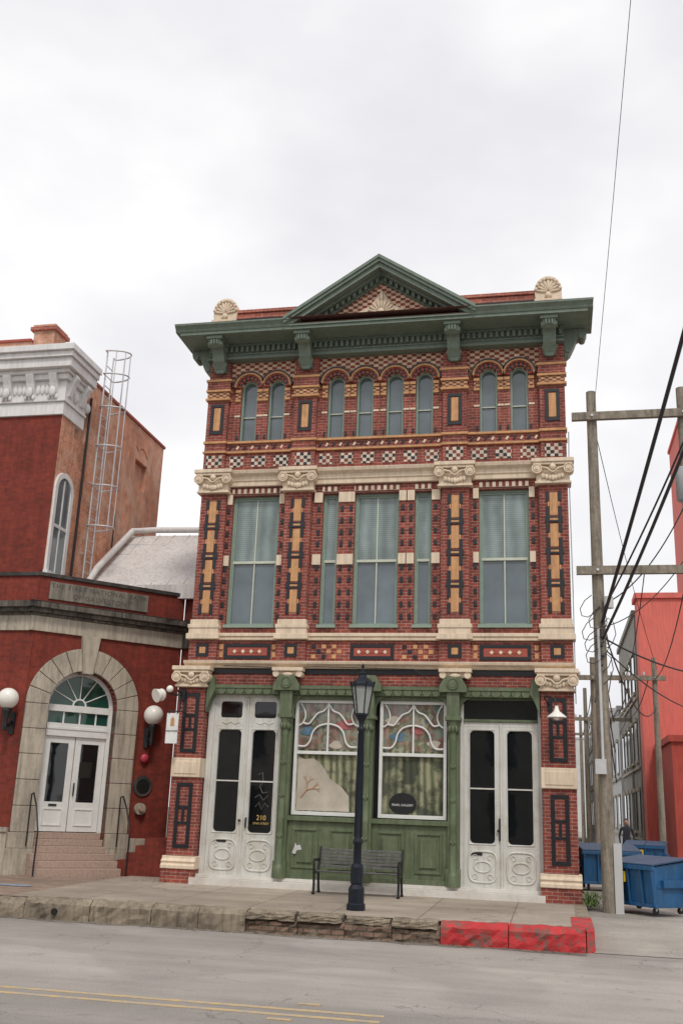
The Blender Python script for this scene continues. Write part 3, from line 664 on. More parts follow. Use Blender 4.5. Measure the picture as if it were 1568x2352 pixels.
def br(x,z,a,L,r,n):
    x2=x+L*math.cos(a);z2=z+L*math.sin(a); cb.tube([(x,.29,z),(x2,.29,z2)],r,'ochre',6)
    if n>0:
        for s_ in (-.5,.45): br(x2,z2,a+s_+random.uniform(-.2,.2),L*.72,r*.75,n-1)
br(2.85,1.9,.9,.2,.012,3)
for cx,cz,mm,sc_ in ((2.95,3.35,'mutedblue',.8),(3.8,3.5,'mutedred',.9),(5.0,3.25,'mutedblue',.8),(5.45,3.4,'mutedred',.7),(3.6,3.05,'mutedcream',.7),(4.9,3.6,'mutedcream',.8),(5.8,3.1,'mutedcream',.7)):  # flat blotches painted as coloured reflections in the upper panes
    cb.prism([(cx+sc_*.2*math.cos(t)*(1+.3*math.sin(3*t+cx)),cz+sc_*.13*math.sin(t)) for t in [2*math.pi*j/14 for j in range(14)]],.308,.318,mm)
cb.done()
bl=empty('barn_wall_lamp'); b1=B('gooseneck_and_shade',bl)
b1.tube([(8.3,-.05,3.95),(8.2,-.2,4.1),(8.25,-.4,4.12),(8.42,-.5,4.05),(8.45,-.52,3.9)],.014,'blackiron')
b1.lathe(8.45,-.52,[(.03,3.9),(.05,3.82),(.07,3.78),(.2,3.68),(.205,3.66)],'globe'); b1.ball((8.45,-.52,3.66),.06,'globe'); b1.box(8.26,8.34,-.06,-.03,3.85,4.05,'blackiron'); b1.done()
fl=empty('flood_wall_lamp'); b1=B('lamp_parts',fl)
b1.ball((-.38,-.35,4.03),.13,'globe',.9,.9,1.1); b1.ball((-.18,-.35,4.17),.08,'globe'); b1.cyl((-.46,-.47,4.0),(-.34,-.3,4.07),.16,.09,'globe')
b1.tube([(-.22,-.33,4.1),(-.1,-.2,4.05),(.05,-.05,4.08)],.025,'blackiron'); b1.box(-.02,.1,-.09,-.03,3.95,4.2,'blackiron')
b1.tube([(0.02,-.12,4.1),(.0,-.3,4.15),(.08,-.42,4.0),(.12,-.4,3.85),(.1,-.35,3.7)],.016,'blackiron'); b1.done()
hs=empty('hanging_shop_sign'); b1=B('board',hs); b1.box(-.17,.11,-.42,-.405,2.95,3.62,'whitew'); b1.tube([(-.15,-.41,3.66),(.12,-.41,3.66),(.14,-.05,3.66)],.012,'blackiron'); b1.box(-.13,-.11,-.42,-.4,3.6,3.67,'blackiron');b1.box(.06,.08,-.42,-.4,3.6,3.67,'blackiron')
b1.prism([(-.07,3.33),(.02,3.33),(.02,3.48),(-.025,3.55),(-.07,3.48)],-.425,-.42,'ochre'); b1.done()
text('shop_name','AGATHOS',(-.03,-.424,3.22),.058,'darktext',hs)
# ================================================================ BANK
bank=empty('first_national_bank_building')
T=Matrix.Translation((-3.94,0,0))@Matrix.Rotation(math.radians(45),4,'Z')
bw=B('tall_block_walls',bank)
bw.box(-22,-4.3,.3,6.9,-.1,13.0,'bankside'); bw.box(-22,-3.945,.06,.3,-.1,13.0,'bankbrick')
bw.done()
bs=B('tall_block_side_wall',bank)
Tm=Matrix.Translation((-3.94,.06,0))@Matrix.Rotation(math.radians(90),4,'Z'); bs.T=Tm
bs.wall(0,6.84,5.5,12.82,0,.25,[(.1,.95,7.15,9.3,1),(4.75,5.65,10.9,11.75),(.75,1.4,10.9,11.8)],'bankside')
bs.box(4.7,5.7,.12,.2,10.85,11.8,'bankside'); bs.box(.7,1.45,.12,.2,10.85,11.85,'bankside')
bs.ring(5.2,11.75,.45,.6,40,140,-.02,.1,'bankside',8)
bs.box(-.0,6.9,-.04,.3,12.82,12.9,'redflat')
bs.done()
bs=B('side_window',bank,T=Tm)
bs.ring(.525,9.3,.36,.5,0,180,-.06,.1,'bankwhite',16); bs.box(.03,.165,-.06,.1,7.1,9.299,'bankwhite'); bs.box(.885,1.02,-.06,.1,7.1,9.299,'bankwhite'); bs.box(.0,1.05,-.12,.1,7.0,7.12,'bankwhite')
bs.prism([(.16,7.12),(.89,7.12)]+[(.525+.37*math.cos(math.pi*j/14),9.3+.37*math.sin(math.pi*j/14)) for j in range(15)],-.02,.1,'glasslo')
bs.box(.17,.88,-.045,.1,8.3,8.38,'bankwhite'); bs.box(.505,.545,-.04,.1,7.12,9.6,'bankwhite'); bs.done()
bc=B('white_cornice',bank,bevel=.01)
for (e,z0,z1) in ((.05,11.25,11.6),(.09,11.6,11.68),(.06,11.68,12.2),(.14,12.2,12.35),(.2,12.35,12.45),(.3,12.45,12.7),(.36,12.7,12.85),(.42,12.85,13.02)):
    bc.box(-22,-3.94+e,.06-e*1.4,1.2,z0+.001,z1-.001,'bankwhite')
x=-4.2
while x>-9:
    bc.prof([(.02,12.2),(-.2,12.42),(-.25,12.3),(-.15,12.1),(-.05,11.8),(.02,11.75)],x-.11,x+.11,'bankwhite'); bc.ball((x,-.14,11.85),.1,'bankwhite',1,.6,1.5,10,8)
    for dx in (-.33,-.2,-.46): bc.ball((x+dx,-.03,11.95),.1,'bankwhite',.7,.5,1.5,10,8)
    for dx in (-.1,0,.1): bc.ball((x+dx,-.08,11.72),.06,'bankwhite',.8,.8,1.3,8,6)
    x-=.66
for y in (.2,.9):
    bc.prism([(-3.9,12.2),(-3.7,12.42),(-3.65,12.3),(-3.75,12.1),(-3.83,11.8),(-3.9,11.75)],y-.1,y+.1,'bankwhite'); bc.ball((-3.86,y+.33,11.9),.12,'bankwhite',.6,1,1.2,10,8)
bc.done()
bp=B('parapet_and_chimney',bank)
bp.box(-22,-5.2,.2,.9,13.03,13.5,'bankside'); bp.box(-22,-5.18,.15,.95,13.5,13.57,'redflat')
bp.box(-5.2,-4.6,.3,.95,13.0,13.85,'bankside'); bp.box(-5.28,-4.52,.22,1.03,13.85,13.95,'brickpar'); bp.box(-5.23,-4.57,.27,.98,13.95,14.03,'bankside'); bp.done()
lw=B('entrance_wall',bank,T=T)
SL0,SL1=0.0,3.9; AC,AR,AZ=1.42,.87,3.85
lw.wall(SL0,SL1,-.1,AZ,0,.45,[(AC-AR,AC+AR,-.1,AZ,1)],'bankbrick')
lw.archspan(AC,AR,AZ,5.86,0,.45,'bankbrick',SL0,SL1,24)
lw.box(SL0,SL1,.45,.6,-.1,7.,'bankbrick')
lw.box(SL0,SL1,.0,.45,5.862,6.94,'bankbrick')
lw.done()
le=B('entablature',bank,T=T,bevel=.012)
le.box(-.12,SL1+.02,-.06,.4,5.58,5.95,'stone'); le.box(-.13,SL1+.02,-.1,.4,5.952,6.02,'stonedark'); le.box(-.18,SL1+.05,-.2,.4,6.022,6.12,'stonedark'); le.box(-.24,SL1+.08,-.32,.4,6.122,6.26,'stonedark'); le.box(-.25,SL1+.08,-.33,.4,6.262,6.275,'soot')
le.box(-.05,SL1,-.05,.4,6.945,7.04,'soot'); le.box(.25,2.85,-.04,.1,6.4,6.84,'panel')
le.done()
lf=B('low_front',bank)
lf.box(-22,-3.945,-.01,.059,-.1,6.94,'bankbrick')
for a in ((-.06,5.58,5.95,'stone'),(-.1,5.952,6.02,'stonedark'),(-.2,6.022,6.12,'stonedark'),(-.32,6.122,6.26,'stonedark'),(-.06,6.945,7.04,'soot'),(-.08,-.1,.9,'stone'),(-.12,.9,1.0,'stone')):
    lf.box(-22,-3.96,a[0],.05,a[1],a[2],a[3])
lf.done()
text('bank_name_line','THE FIRST NATIONAL BANK',tuple(T@Vector((1.55,-.042,6.73))),.17,'engraved',bank,math.radians(45),1.2,.001)
text('bank_place_line','OF GALVESTON',tuple(T@Vector((1.55,-.042,6.52))),.17,'engraved',bank,math.radians(45),1.2,.001)
ls=B('arch_stonework',bank,T=T,bevel=.012)
n=11
for j in range(n):
    if j==n//2: continue
    ls.ring(AC,AZ,AR,1.42,180*j/n+.35,180*(j+1)/n-.35,-.07,.3,'stone',5)
ls.prism([(AC-.13,AZ+.8),(AC+.13,AZ+.8),(AC+.24,5.58),(AC-.24,5.58)],-.13,.3,'stone')
for a,b_ in ((0.0,AC-AR),(AC+AR,2.84)):
    z=.9
    while z<3.8:
        ls.box(a,b_,-.07,.3,z+.006,z+.585,'stone'); z+=.59
ls.box(-.05,AC-AR,-.12,.3,.55,.896,'stone'); ls.box(AC+AR,2.9,-.12,.3,.55,.896,'stone'); ls.box(-.08,AC-AR,-.16,.3,-.1,.545,'stone'); ls.box(AC+AR,2.93,-.16,.3,-.1,.545,'stone'); ls.box(2.94,SL1,-.05,.1,-.1,.8,'stone')
ls.done()
ld=B('entrance_door',bank,T=T,bevel=.004)
Y=.28
ld.box(AC-AR,AC-AR+.1,Y-.03,Y+.1,.9,AZ,'whitew'); ld.box(AC+AR-.1,AC+AR,Y-.03,Y+.1,.9,AZ,'whitew')
ld.ring(AC,AZ,AR-.1,AR-.002,0,180,Y-.03,Y+.1,'whitew',20)
ld.prism([(AC+(AR-.09)*math.cos(math.pi*j/20),AZ+(AR-.09)*math.sin(math.pi*j/20)) for j in range(21)],Y+.02,Y+.06,'glassgreen')
for j in range(1,6):
    t=math.pi*j/6; ld.tube([(AC+.16*math.cos(t),Y,AZ+.05+.16*math.sin(t)),(AC+(AR-.1)*math.cos(t),Y,AZ+(AR-.1)*math.sin(t))],.015,'whitew')
ld.ring(AC,AZ+.04,.14,.18,0,180,Y-.02,Y+.03,'whitew',12)
ld.box(AC-AR+.1,AC+AR-.1,Y-.05,Y+.1,AZ-.12,AZ+.04,'whitew'); ld.box(AC-AR+.1,AC+AR-.1,Y+.02,Y+.1,3.45,AZ-.12,'glassgreen')
for j in range(5): ld.box(AC-AR+.1+j*.41-.02*(j>0),AC-AR+.12+j*.41,Y,Y+.1,3.45,AZ-.12,'whitew')
ld.box(AC-AR+.1,AC+AR-.1,Y-.06,Y+.1,3.14,3.45,'whitew'); ld.box(AC-AR+.1,AC+AR-.1,Y-.08,Y+.1,3.3,3.36,'whitew')
for a,b_ in ((AC-.76,AC-.01),(AC+.01,AC+.76)):
    ld.plate(a,b_,.92,3.14,a+.15,b_-.15,1.6,2.98,.01,Y,Y+.05,'whitew'); ld.box(a+.1,b_-.1,Y+.03,Y+.06,1.5,3.05,'glassdark')
    frame(ld,a+.14,b_-.14,1.05,1.45,.03,Y,'whitew')
ld.box(AC+.05,AC+.08,Y-.06,Y-.03,1.75,2.05,'blackiron'); ld.box(AC-.5,AC-.3,Y-.02,Y,1.5,1.55,'blackiron')
ld.done()
lst=B('granite_steps',bank,T=T,bevel=.01)
for j in range(6):
    e=.95-.25*j if j<5 else -.25
    lst.box(AC-AR-.0 if j>2 else AC-1.0,AC+AR if j>2 else AC+1.0,-e,.4 if j>2 else -.165,(-.1 if j==0 else .15*j+.002),.15*(j+1),'granite')
lst.done()
hr=B('handrails',bank,T=T)
for xx in (AC-1.08,AC+1.1):
    hr.tube([(xx,-.25,1.75),(xx,-.4,1.78),(xx,-.7,1.5),(xx,-1.0,1.0),(xx,-1.02,.9),(xx,-1.0,0)],.02,'blackiron'); hr.tube([(xx,-.25,1.75),(xx,-.25,.6)],.018,'blackiron')
hr.done()
gl=B('fire_bell_plaque_and_connection',bank,T=T)
gl.ball((3.12,-.07,2.72),.11,'redsign',1,.6,1)
gl.cyl((3.15,-.04,2.05),(3.15,.02,2.05),.25,.25,'soot',24); gl.cyl((3.15,-.06,2.05),(3.15,-.03,2.05),.17,.17,'blackiron',24)
gl.cyl((3.12,-.1,1.5),(3.12,.02,1.5),.14,.14,'stone',18); gl.cyl((3.12,-.2,1.5),(3.12,-.1,1.5),.06,.06,'granite',14)
gl.done()
rw=B('return_wall',bank)
rw.box(-1.2,.02,2.85,3.1,-.1,6.94,'bankbrick'); rw.box(-1.25,.02,2.5,3.1,6.122,6.26,'soot'); rw.box(-1.25,.02,2.7,3.1,5.58,6.02,'stonedark'); rw.box(-1.2,.02,2.75,3.1,6.945,7.04,'soot')
for j in range(5): rw.box(-2.0+.22*j,-.2,1.25,2.6,(-.1 if j==0 else .17*j+.001),.17*(j+1),'bankbrick')
rw.tube([(-.35,2.0,.3),(-.35,2.3,1.4),(-.9,2.5,1.9)],.02,'blackiron')
rw.done()
text('address_sign_name','FI',(-.66,2.84,2.5),.28,'redsign',bank,align='LEFT'); text('address_sign_number','2127 S',(-.7,2.84,2.24),.11,'redsign',bank,align='LEFT')
rf=B('white_sheet_roof',bank)
a=(-3.9,2.3,7.2);b_=(-.5,2.9,7.2);c_=(-.25,5.2,9.35);d_=(-3.9,4.9,9.3)
rf.add([a,b_,c_,d_],[(0,1,2,3)],'roofmetal')
rf.box(-3.9,-.4,2.6,2.75,6.9,7.28,'roofmetal')
for j in range(9):
    t=j/8.; p0=Vector(a).lerp(Vector(b_),t)+Vector((0,0,.02)); p1=Vector(d_).lerp(Vector(c_),t)+Vector((0,0,.02)); rf.tube([p0,p1],.012,'roofmetal',4)
for j in (.2,.4,.6,.8):
    p0=Vector(a).lerp(Vector(d_),j)+Vector((0,0,.015)); p1=Vector(b_).lerp(Vector(c_),j)+Vector((0,0,.015)); rf.tube([p0,p1],.01,'metal',4)
rf.tube([(-3.75,2.2,7.3),(-3.75,2.6,7.75),(-3.75,4.7,9.4),(-3.2,5.0,9.5),(-1.6,5.1,9.5)],.09,'bankwhite',10)
rf.prism([(-.5,7.0),(.02,7.0),(.02,9.3),(-.2,9.2),(-.5,8.)],2.95,5.5,'soot')
rf.done()
lad=empty('caged_roof_ladder'); la=B('rails_rungs_cage',lad)
lx=-3.78
for yy in (1.9,2.3): la.tube([(lx,yy,7.3),(lx,yy,13.9)],.024,'metal')
z=7.5
while z<13.8: la.tube([(lx,1.9,z),(lx,2.3,z)],.014,'metal',6); z+=.3
for z in (8.75,9.9,11.05,12.2,13.2,13.9):
    la.tube([(lx,1.9,z)]+[(lx+.62*math.sin(math.pi*j/12),2.1-.32*math.cos(math.pi*j/12),z) for j in range(13)]+[(lx,2.3,z)],.024,'metal',6)
for j in (2,4,6,8,10):
    xx=lx+.62*math.sin(math.pi*j/12); yy=2.1-.32*math.cos(math.pi*j/12); la.tube([(xx,yy,8.75),(xx,yy,13.9)],.016,'metal',6)
for z in (8.0,10.0,12.0):
    for yy in (1.9,2.3): la.tube([(lx,yy,z),(-3.94,yy,z)],.015,'metal',6)
la.done()
dp=B('drain_pipe',bank); dp.tube([(-3.88,1.45,12.3),(-3.88,1.42,7.2)],.035,'blackiron'); dp.tube([(-3.85,3.6,9.6),(-3.85,3.6,8.6)],.02,'blackiron');dp.done()
def globe(pos,wallpos):
    e=empty('globe_wall_lamp'); b1=B('globe_and_bracket',e); x,y,z=pos; wx,wy=wallpos
    b1.ball(pos,.245,'globe',seg=24,rg=16); b1.lathe(x,y,[(.05,z-.75),(.07,z-.6),(.05,z-.5),(.11,z-.3),(.12,z-.24),(.09,z-.22)],'blackiron')
    b1.tube([(x,y,z-.55),((x+wx)/2,(y+wy)/2,z-.62),(wx,wy,z-.5)],.035,'blackiron'); b1.box(wx-.07,wx+.07,wy-.03,wy+.05,z-.8,z-.3,'blackiron'); b1.done()
globe((-1.5,2.05,3.78),(-1.72,2.2)); globe((-4.2,-.35,3.9),(-4.2,-.03))
# ================================================================ GROUND
def sheet(name,vs,fs,mats,fm=None):
    me=bpy.data.meshes.new(name); me.from_pydata(vs,[],fs)
    for k_ in mats: me.materials.append(M[k_])
    if fm: me.polygons.foreach_set('material_index',fm)
    ob=bpy.data.objects.new(name,me); sc.collection.objects.link(ob); return ob
def rect(x0,x1,y0,y1,z): return [(x0,y0,z),(x1,y0,z),(x1,y1,z),(x0,y1,z)]
sheet('ground',rect(-600,600,-600,600,-.46),[(0,1,2,3)],['ground'])
sheet('street',rect(-300,300,-26,-4.5,-.38),[(0,1,2,3)],['road'])
gt=B('gutter')
random.seed(21); x=-40.; pts=[]
while x<8.9: pts.append((x,-4.74-random.uniform(0,.2))); x+=.4
gt.add([(a,b_,-.376) for a,b_ in pts]+[(a,-4.6,-.376) for a,b_ in pts],[(i,i+1,len(pts)+i+1,len(pts)+i) for i in range(len(pts)-1)],'gutter'); gt.done()
lt=B('leaf_litter')
for j in range(700):
    r_=random.random()
    if r_<.5: cx,cy,cz=random.uniform(-6,8.8),-4.68-abs(random.gauss(0,.1)),-.372
    elif r_<.8: cx,cy,cz=random.uniform(-3.5,.2),random.uniform(-.6,1.2)-.0,.012
    else: cx,cy,cz=random.uniform(9.1,12),random.uniform(-1,8),-.05
    a_=random.uniform(0,6.3); s_=random.uniform(.01,.035)
    lt.add([(cx+s_*math.cos(a_+k_),cy+s_*math.sin(a_+k_),cz+random.uniform(0,.012)) for k_ in (0,2.1,4.2)],[(0,1,2)],'litter')
lt.done()
yl=B('yellow_centre_line')
for y0 in (-10.95,-11.25): yl.box(-80,6.6,y0,y0+.1,-.379,-.375,'yline')
yl.box(5.6,5.85,-10.6,-10.52,-.379,-.37,'yline'); yl.box(5.5,5.75,-11.5,-11.42,-.379,-.37,'yline')
yl.done()
wk=B('sidewalk')
wk.add([(-1.4,-4.35,-.05),(8.8,-4.35,-.05),(8.8,.6,0),(-1.4,.6,0)],[(0,1,2,3)],'walk')
wk.add([(-60,-4.35,-.09),(-1.4,-4.35,-.05),(-1.4,4.5,0),(-60,4.5,0)],[(0,1,2,3)],'pavers')
wk.add([(-1.4,.6,-.001),(.1,.6,-.001),(.1,4.5,-.001),(-1.4,4.5,-.001)],[(0,1,2,3)],'walk')
wk.add([(-2.9,-2.5,-.03),(-2.2,-2.6,-.03),(-1.9,-2.45,-.03),(-2.1,-2.25,-.03),(-2.7,-2.3,-.03)],[(0,1,2,3,4)],'bluechalk')
wk.box(-1.6,8.8,-4.349,.5,-.45,-.12,'kerb'); wk.done()
kb=B('kerb'); random.seed(5)
def roughblock(x0,x1,y0,y1,z0,z1,m,amp=.018):
    nx=max(2,int((x1-x0)/.1)); ny=3;nz=5; P={}
    def pt(i,j,k_):
        key=(i,j,k_)
        if key not in P:
            fx=i/nx;fy=j/ny;fz=k_/nz
            X=x0+(x1-x0)*fx+ (random.uniform(-amp,amp)*.5 if 0<i<nx else 0); Yv=y0+(y1-y0)*fy+random.uniform(-amp,amp); Z=z0+(z1-z0)*fz+random.uniform(-amp,amp)*.7
            if j==0 and k_==nz: Yv+=.035+random.uniform(0,.04); Z-=.03+random.uniform(0,.04)
            if i in (0,nx) and j==0: Yv+=.025
            P[key]=len(vs); vs.append((X,Yv,Z))
        return P[key]
    vs=[];fs=[]
    for i in range(nx):
        for k_ in range(nz): fs.append((pt(i,0,k_),pt(i+1,0,k_),pt(i+1,0,k_+1),pt(i,0,k_+1)))
        for j in range(ny): fs.append((pt(i,j,nz),pt(i+1,j,nz),pt(i+1,j+1,nz),pt(i,j+1,nz)))
    for i in (0,nx):
        for j in range(ny):
            for k_ in range(nz): fs.append((pt(i,j,k_),pt(i,j+1,k_),pt(i,j+1,k_+1),pt(i,j,k_+1)))
    kb.add(vs,fs,m)
brk=[-40+1.45*i+random.uniform(-.25,.25) for i in range(27)]+[-.9,.35,1.5,2.35,3.2,4.1,4.9,5.7,6.5,7.6,8.82]
for x0,x1 in zip(brk[:-1],brk[1:]):
    if x1-x0<.2: continue
    dz=-.03 if x0<-1.4 else 0
    mt='kerbred' if x0>6.2 else ('kerbbrick' if 3.0<x0<6.3 else 'kerb')
    if mt=='kerbbrick':
        roughblock(x0,x1-.01,-4.61,-4.3,-.46,-.14,'kerbbrick',.03)
        if random.random()<.75: roughblock(x0,x1-.05,-4.66,-4.28,-.16,-.035,'kerb',.02)
        else: roughblock(x0,x1-.05,-4.55,-4.28,-.16,-.06,'kerb',.02)
    else: roughblock(x0,x1-.015,-4.63+random.uniform(-.02,.02),-4.28,-.46,-.03+dz,mt)
kb.cyl((-.3,-4.68,-.24),(-.3,-4.5,-.24),.055,.055,'blackiron',14)
kb.prof([(-4.3,-.46),(-4.3,-.035),(-2.6,-.02),(-2.6,-.3)],8.6,8.95,'kerbred')
kb.add([(8.82,-4.6,-.46),(8.96,-4.42,-.46),(8.96,-4.3,-.46),(8.8,-4.3,-.46),(8.82,-4.58,-.06),(8.94,-4.42,-.06),(8.95,-4.3,-.036),(8.8,-4.3,-.036)],[(0,1,5,4),(1,2,6,5),(4,5,6,7)],'kerbred')
kb.prof([(-2.6,-.3),(-2.6,-.02),(.3,.0),(.3,-.3)],8.7,8.93,'kerb')
kb.done()
sheet('alley',[(8.93,-4.52,-.372),(60,-4.52,-.372),(60,-1.5,-.12),(8.93,-1.5,-.12),(8.93,160,-.06),(60,160,-.06)],[(0,1,2,3),(3,2,5,4)],['alley'])
# ================================================================ STREET FURNITURE
lp=empty('street_lamp'); L=B('post_and_lantern',lp); lx,ly,z0=4.87,-3.45,-.04
def sq(prof,m='iron',seg=8): L.lathe(lx,ly,[(r,z+z0) for r,z in prof],m,seg,False,math.pi/8)
sq([(.17,0),(.17,.1),(.145,.12),(.145,.36),(.12,.4),(.1,.43)]); sq([(.1,.43),(.115,.46),(.115,.72),(.09,.78)])
L.lathe(lx,ly,[(.075,z0+.78),(.07,z0+1.1),(.09,z0+1.13),(.09,z0+1.17),(.062,z0+1.22),(.058,z0+2.2),(.05,z0+3.1),(.07,z0+3.13),(.07,z0+3.17),(.045,z0+3.2),(.06,z0+3.3),(.1,z0+3.38),(.11,z0+3.42)],'iron',16)
for j in range(10):
    t=2*math.pi*j/10; L.tube([(lx+.068*math.cos(t),ly+.068*math.sin(t),z0+1.24),(lx+.052*math.cos(t),ly+.052*math.sin(t),z0+3.08)],.008,'iron',5)
gm,nt,bb=newmat('frosted_lantern_glass'); bb.inputs['Base Color'].default_value=(.5,.52,.51,1); bb.inputs['Roughness'].default_value=.25; bb.inputs['Alpha'].default_value=.55; M['lantern']=gm
L.lathe(lx,ly,[(.115,z0+3.44),(.2,z0+3.95)],'lantern',6,False)
for j in range(6):
    t=2*math.pi*j/6; L.tube([(lx+.12*math.cos(t),ly+.12*math.sin(t),z0+3.42),(lx+.21*math.cos(t),ly+.21*math.sin(t),z0+3.96)],.013,'iron',6)
L.lathe(lx,ly,[(.13,z0+3.4),(.13,z0+3.44)],'iron',6,False)
L.lathe(lx,ly,[(.235,z0+3.94),(.235,z0+3.98),(.2,z0+4.02),(.09,z0+4.1),(.07,z0+4.16),(.085,z0+4.18),(.03,z0+4.22),(.02,z0+4.3),(.035,z0+4.33),(.005,z0+4.38)],'iron',6,False)
for j in range(6):
    t=2*math.pi*j/6; L.ball((lx+.225*math.cos(t),ly+.225*math.sin(t),z0+4.01),.022,'iron',1,1,1.6,8,6)
L.done()
bn=empty('park_bench'); Bn=B('seat_backrest_and_legs',bn,bevel=.004)
bx0,bx1=3.5,5.25
for j in range(5): Bn.box(bx0+.03,bx1-.03,-.93+j*.09,-.865+j*.09,.43-.008*j,.455-.008*j,'slat')
for j in range(6):
    zb=.5+j*.065; yb=-.5+j*.022; Bn.box(bx0+.03,bx1-.03,yb,yb+.022,zb,zb+.045,'slat')
for xx in (bx0,bx1):
    Bn.tube([(xx,-.92,0),(xx,-.9,.2),(xx,-.93,.43),(xx,-.96,.62),(xx,-.9,.66),(xx,-.6,.64),(xx,-.46,.66)],.026,'blackiron')
    Bn.tube([(xx,-.42,0),(xx,-.5,.25),(xx,-.51,.45),(xx,-.36,.9)],.026,'blackiron'); Bn.tube([(xx,-.93,.42),(xx,-.5,.39)],.024,'blackiron')
    Bn.box(xx-.03,xx+.03,-.96,-.88,-.01,.03,'blackiron');Bn.box(xx-.03,xx+.03,-.46,-.38,-.01,.03,'blackiron')
Bn.done()
def hframe(name,x0,x1,y,h,arms,r=.15,ins=True):
    e=empty(name); b1=B('poles_and_crossarms',e)
    for xx in (x0,x1): b1.cyl((xx,y,-.3),(xx,y,h),r,r*.72,'wood',14)
    for z,xa,xb in arms: 
        b1.box(xa,xb,y-.2,y-.08,z-.09,z+.09,'wood')
        if ins:
            n=int((xb-xa)/.6)
            for j in range(n): b1.lathe(xa+.2+j*.6,y-.14,[(.03,z+.09),(.05,z+.13),(.03,z+.17),(.05,z+.21),(.02,z+.24)],'pale',8)
        for xx in (x0,x1): b1.cyl((xx,y-.24,z),(xx,y-.18,z),.03,.03,'metal',8)
    b1.done(); return e
u1=hframe('utility_pole',9.4,11.38,-.15,11.1,[(10.45,8.95,12.2),(6.85,8.95,12.2)],ins=False)
tb=B('transformer_and_meter',u1); tb.lathe(11.3,-.55,[(.17,8.3),(.2,8.32),(.2,9.0),(.17,9.05)],'grey'); tb.box(9.2,9.42,-.4,-.28,2.55,2.85,'metal'); tb.box(9.5,9.66,-.3,-.2,-.2,1.2,'pale'); tb.lathe(9.6,-.35,[(.1,6.0),(.1,6.25)],'pale'); tb.tube([(9.36,-.34,5.6),(9.36,-.34,2.8)],.03,'metal'); tb.done()
hframe('utility_pole',9.9,12.2,18,7.7,[(6.9,9.2,12.6)],.13)
hframe('utility_pole',10.0,12.3,32,8.2,[(6.6,9.3,12.9)],.13)
hframe('utility_pole',10.3,12.6,55,9,[(7.6,9.6,13.)],.14)
wr=empty('overhead_wires'); wb=B('cables',wr)
def wire(p0,p1,sag,r):
    p0=Vector(p0);p1=Vector(p1); wb.tube([p0.lerp(p1,t/16)-Vector((0,0,sag*4*(t/16)*(1-t/16))) for t in range(17)],r,'cable',6)
wire((9.45,-.3,5.7),(10.85,-10,10.1),.1,.035); wire((9.45,-.3,5.35),(10.9,-9,8.2),.15,.03); wire((9.5,-.3,6.0),(11.2,-9,8.9),.2,.018)
wire((9.42,-.3,5.4),(12.4,3,5.0),.2,.02); wire((9.42,-.3,5.2),(12.5,6,4.4),.3,.015); wire((9.4,-.15,6.9),(10.0,18,6.9),.5,.015); wire((11.3,-.15,6.9),(12.2,18,6.9),.5,.015); wire((10.4,-.15,6.9),(11,18,6.9),.6,.012)
wire((9.4,-.2,5.5),(9.9,18,6.2),.7,.03); wire((9.5,-.2,5.5),(12.2,18,5.8),.9,.02); wire((9.4,-.2,10.5),(12.3,18,7.3),.4,.01)
wire((11.38,-.3,7.6),(12.6,8,5.2),.5,.02); wire((11.3,-.3,8.3),(9.5,-.3,6.1),.35,.015); wire((11.3,-.3,7.2),(9.45,-.3,5.6),.3,.012)
for j in range(4): wire((9.9+j*.7,18,7),(10+.7*j,32,6.8),.5,.02); wire((10+.7*j,32,6.8),(10.3+.7*j,55,7.8),.6,.02)
wire((9.45,-.25,10.6),(10.2,-14,17.5),.2,.006)
random.seed(9)
for j in range(5):
    a_=Vector((9.35+random.uniform(-.1,.1),-.3,5.3+.25*j)); wb.tube([a_+Vector(v) for v in ((0,0,0),(-.15,0,-.12),(-.25,0,-.3),(-.22,0,-.45),(-.1,-.1,-.5),(.05,-.05,-.4),(.15,0,-.25),(.26,0,-.35),(.3,0,-.6),(.22,0,-.8),(.1,0,-.9))],.01,'cable',5)
for j in range(3): wire((9.42,-.3,5.2-.2*j),(9.8,3,3.9-.7*j),.2,.014)
wb.done()
def dumpster(name,cx,cy,rot,s=1.,zz=-.08):
    e=empty(name); Tm=Matrix.Translation((cx,cy,zz))@Matrix.Rotation(rot,4,'Z')@Matrix.Scale(s,4)
    b1=B('body',e,T=Tm,bevel=.01)
    b1.prof([(-.55,.16),(.5,.16),(.62,1.25),(-.62,1.1)],-.85,.85,'bin')
    for x_ in (-.86,-.45,0,.45,.82): b1.prof([(-.57,.2),(-.64,1.08),(-.69,1.08),(-.62,.2)],x_,x_+.05,'bin')
    for x_ in (-.87,.85): b1.box(x_,x_+.02,-.5,.5,.6,.68,'bin')
    b1.box(-.9,.9,-.7,-.6,1.02,1.12,'bin'); b1.box(-.88,.88,-.6,-.5,.16,.24,'bin')
    b1.prof([(-.68,1.12),(.64,1.28),(.64,1.32),(-.68,1.16)],-.9,-.01,'binlid'); b1.prof([(-.68,1.12),(.64,1.28),(.64,1.32),(-.68,1.16)],.01,.9,'binlid')
    for sx in (-1,1): b1.box(*sorted((sx*.86,sx*.95)),-.35,.45,.62,.8,'bin')
    b1.box(-.35,-.05,-.695,-.62,.7,.95,'yellow'); b1.cyl((-.9,.64,1.3),(.9,.64,1.3),.02,.02,'bin',8)
    for x_ in (-.7,.7):
        for y_ in (-.42,.4): b1.cyl((x_-.03,y_,.08),(x_+.03,y_,.08),.08,.08,'rubber',14); b1.box(x_-.04,x_+.04,y_-.03,y_+.03,.08,.17,'metal')
    b1.done()
dumpster('dumpster',10.14,.15,math.radians(-50),.8); dumpster('dumpster',9.7,6.5,math.radians(8),.85); dumpster('dumpster',11.5,17.0,math.radians(-10),.8)
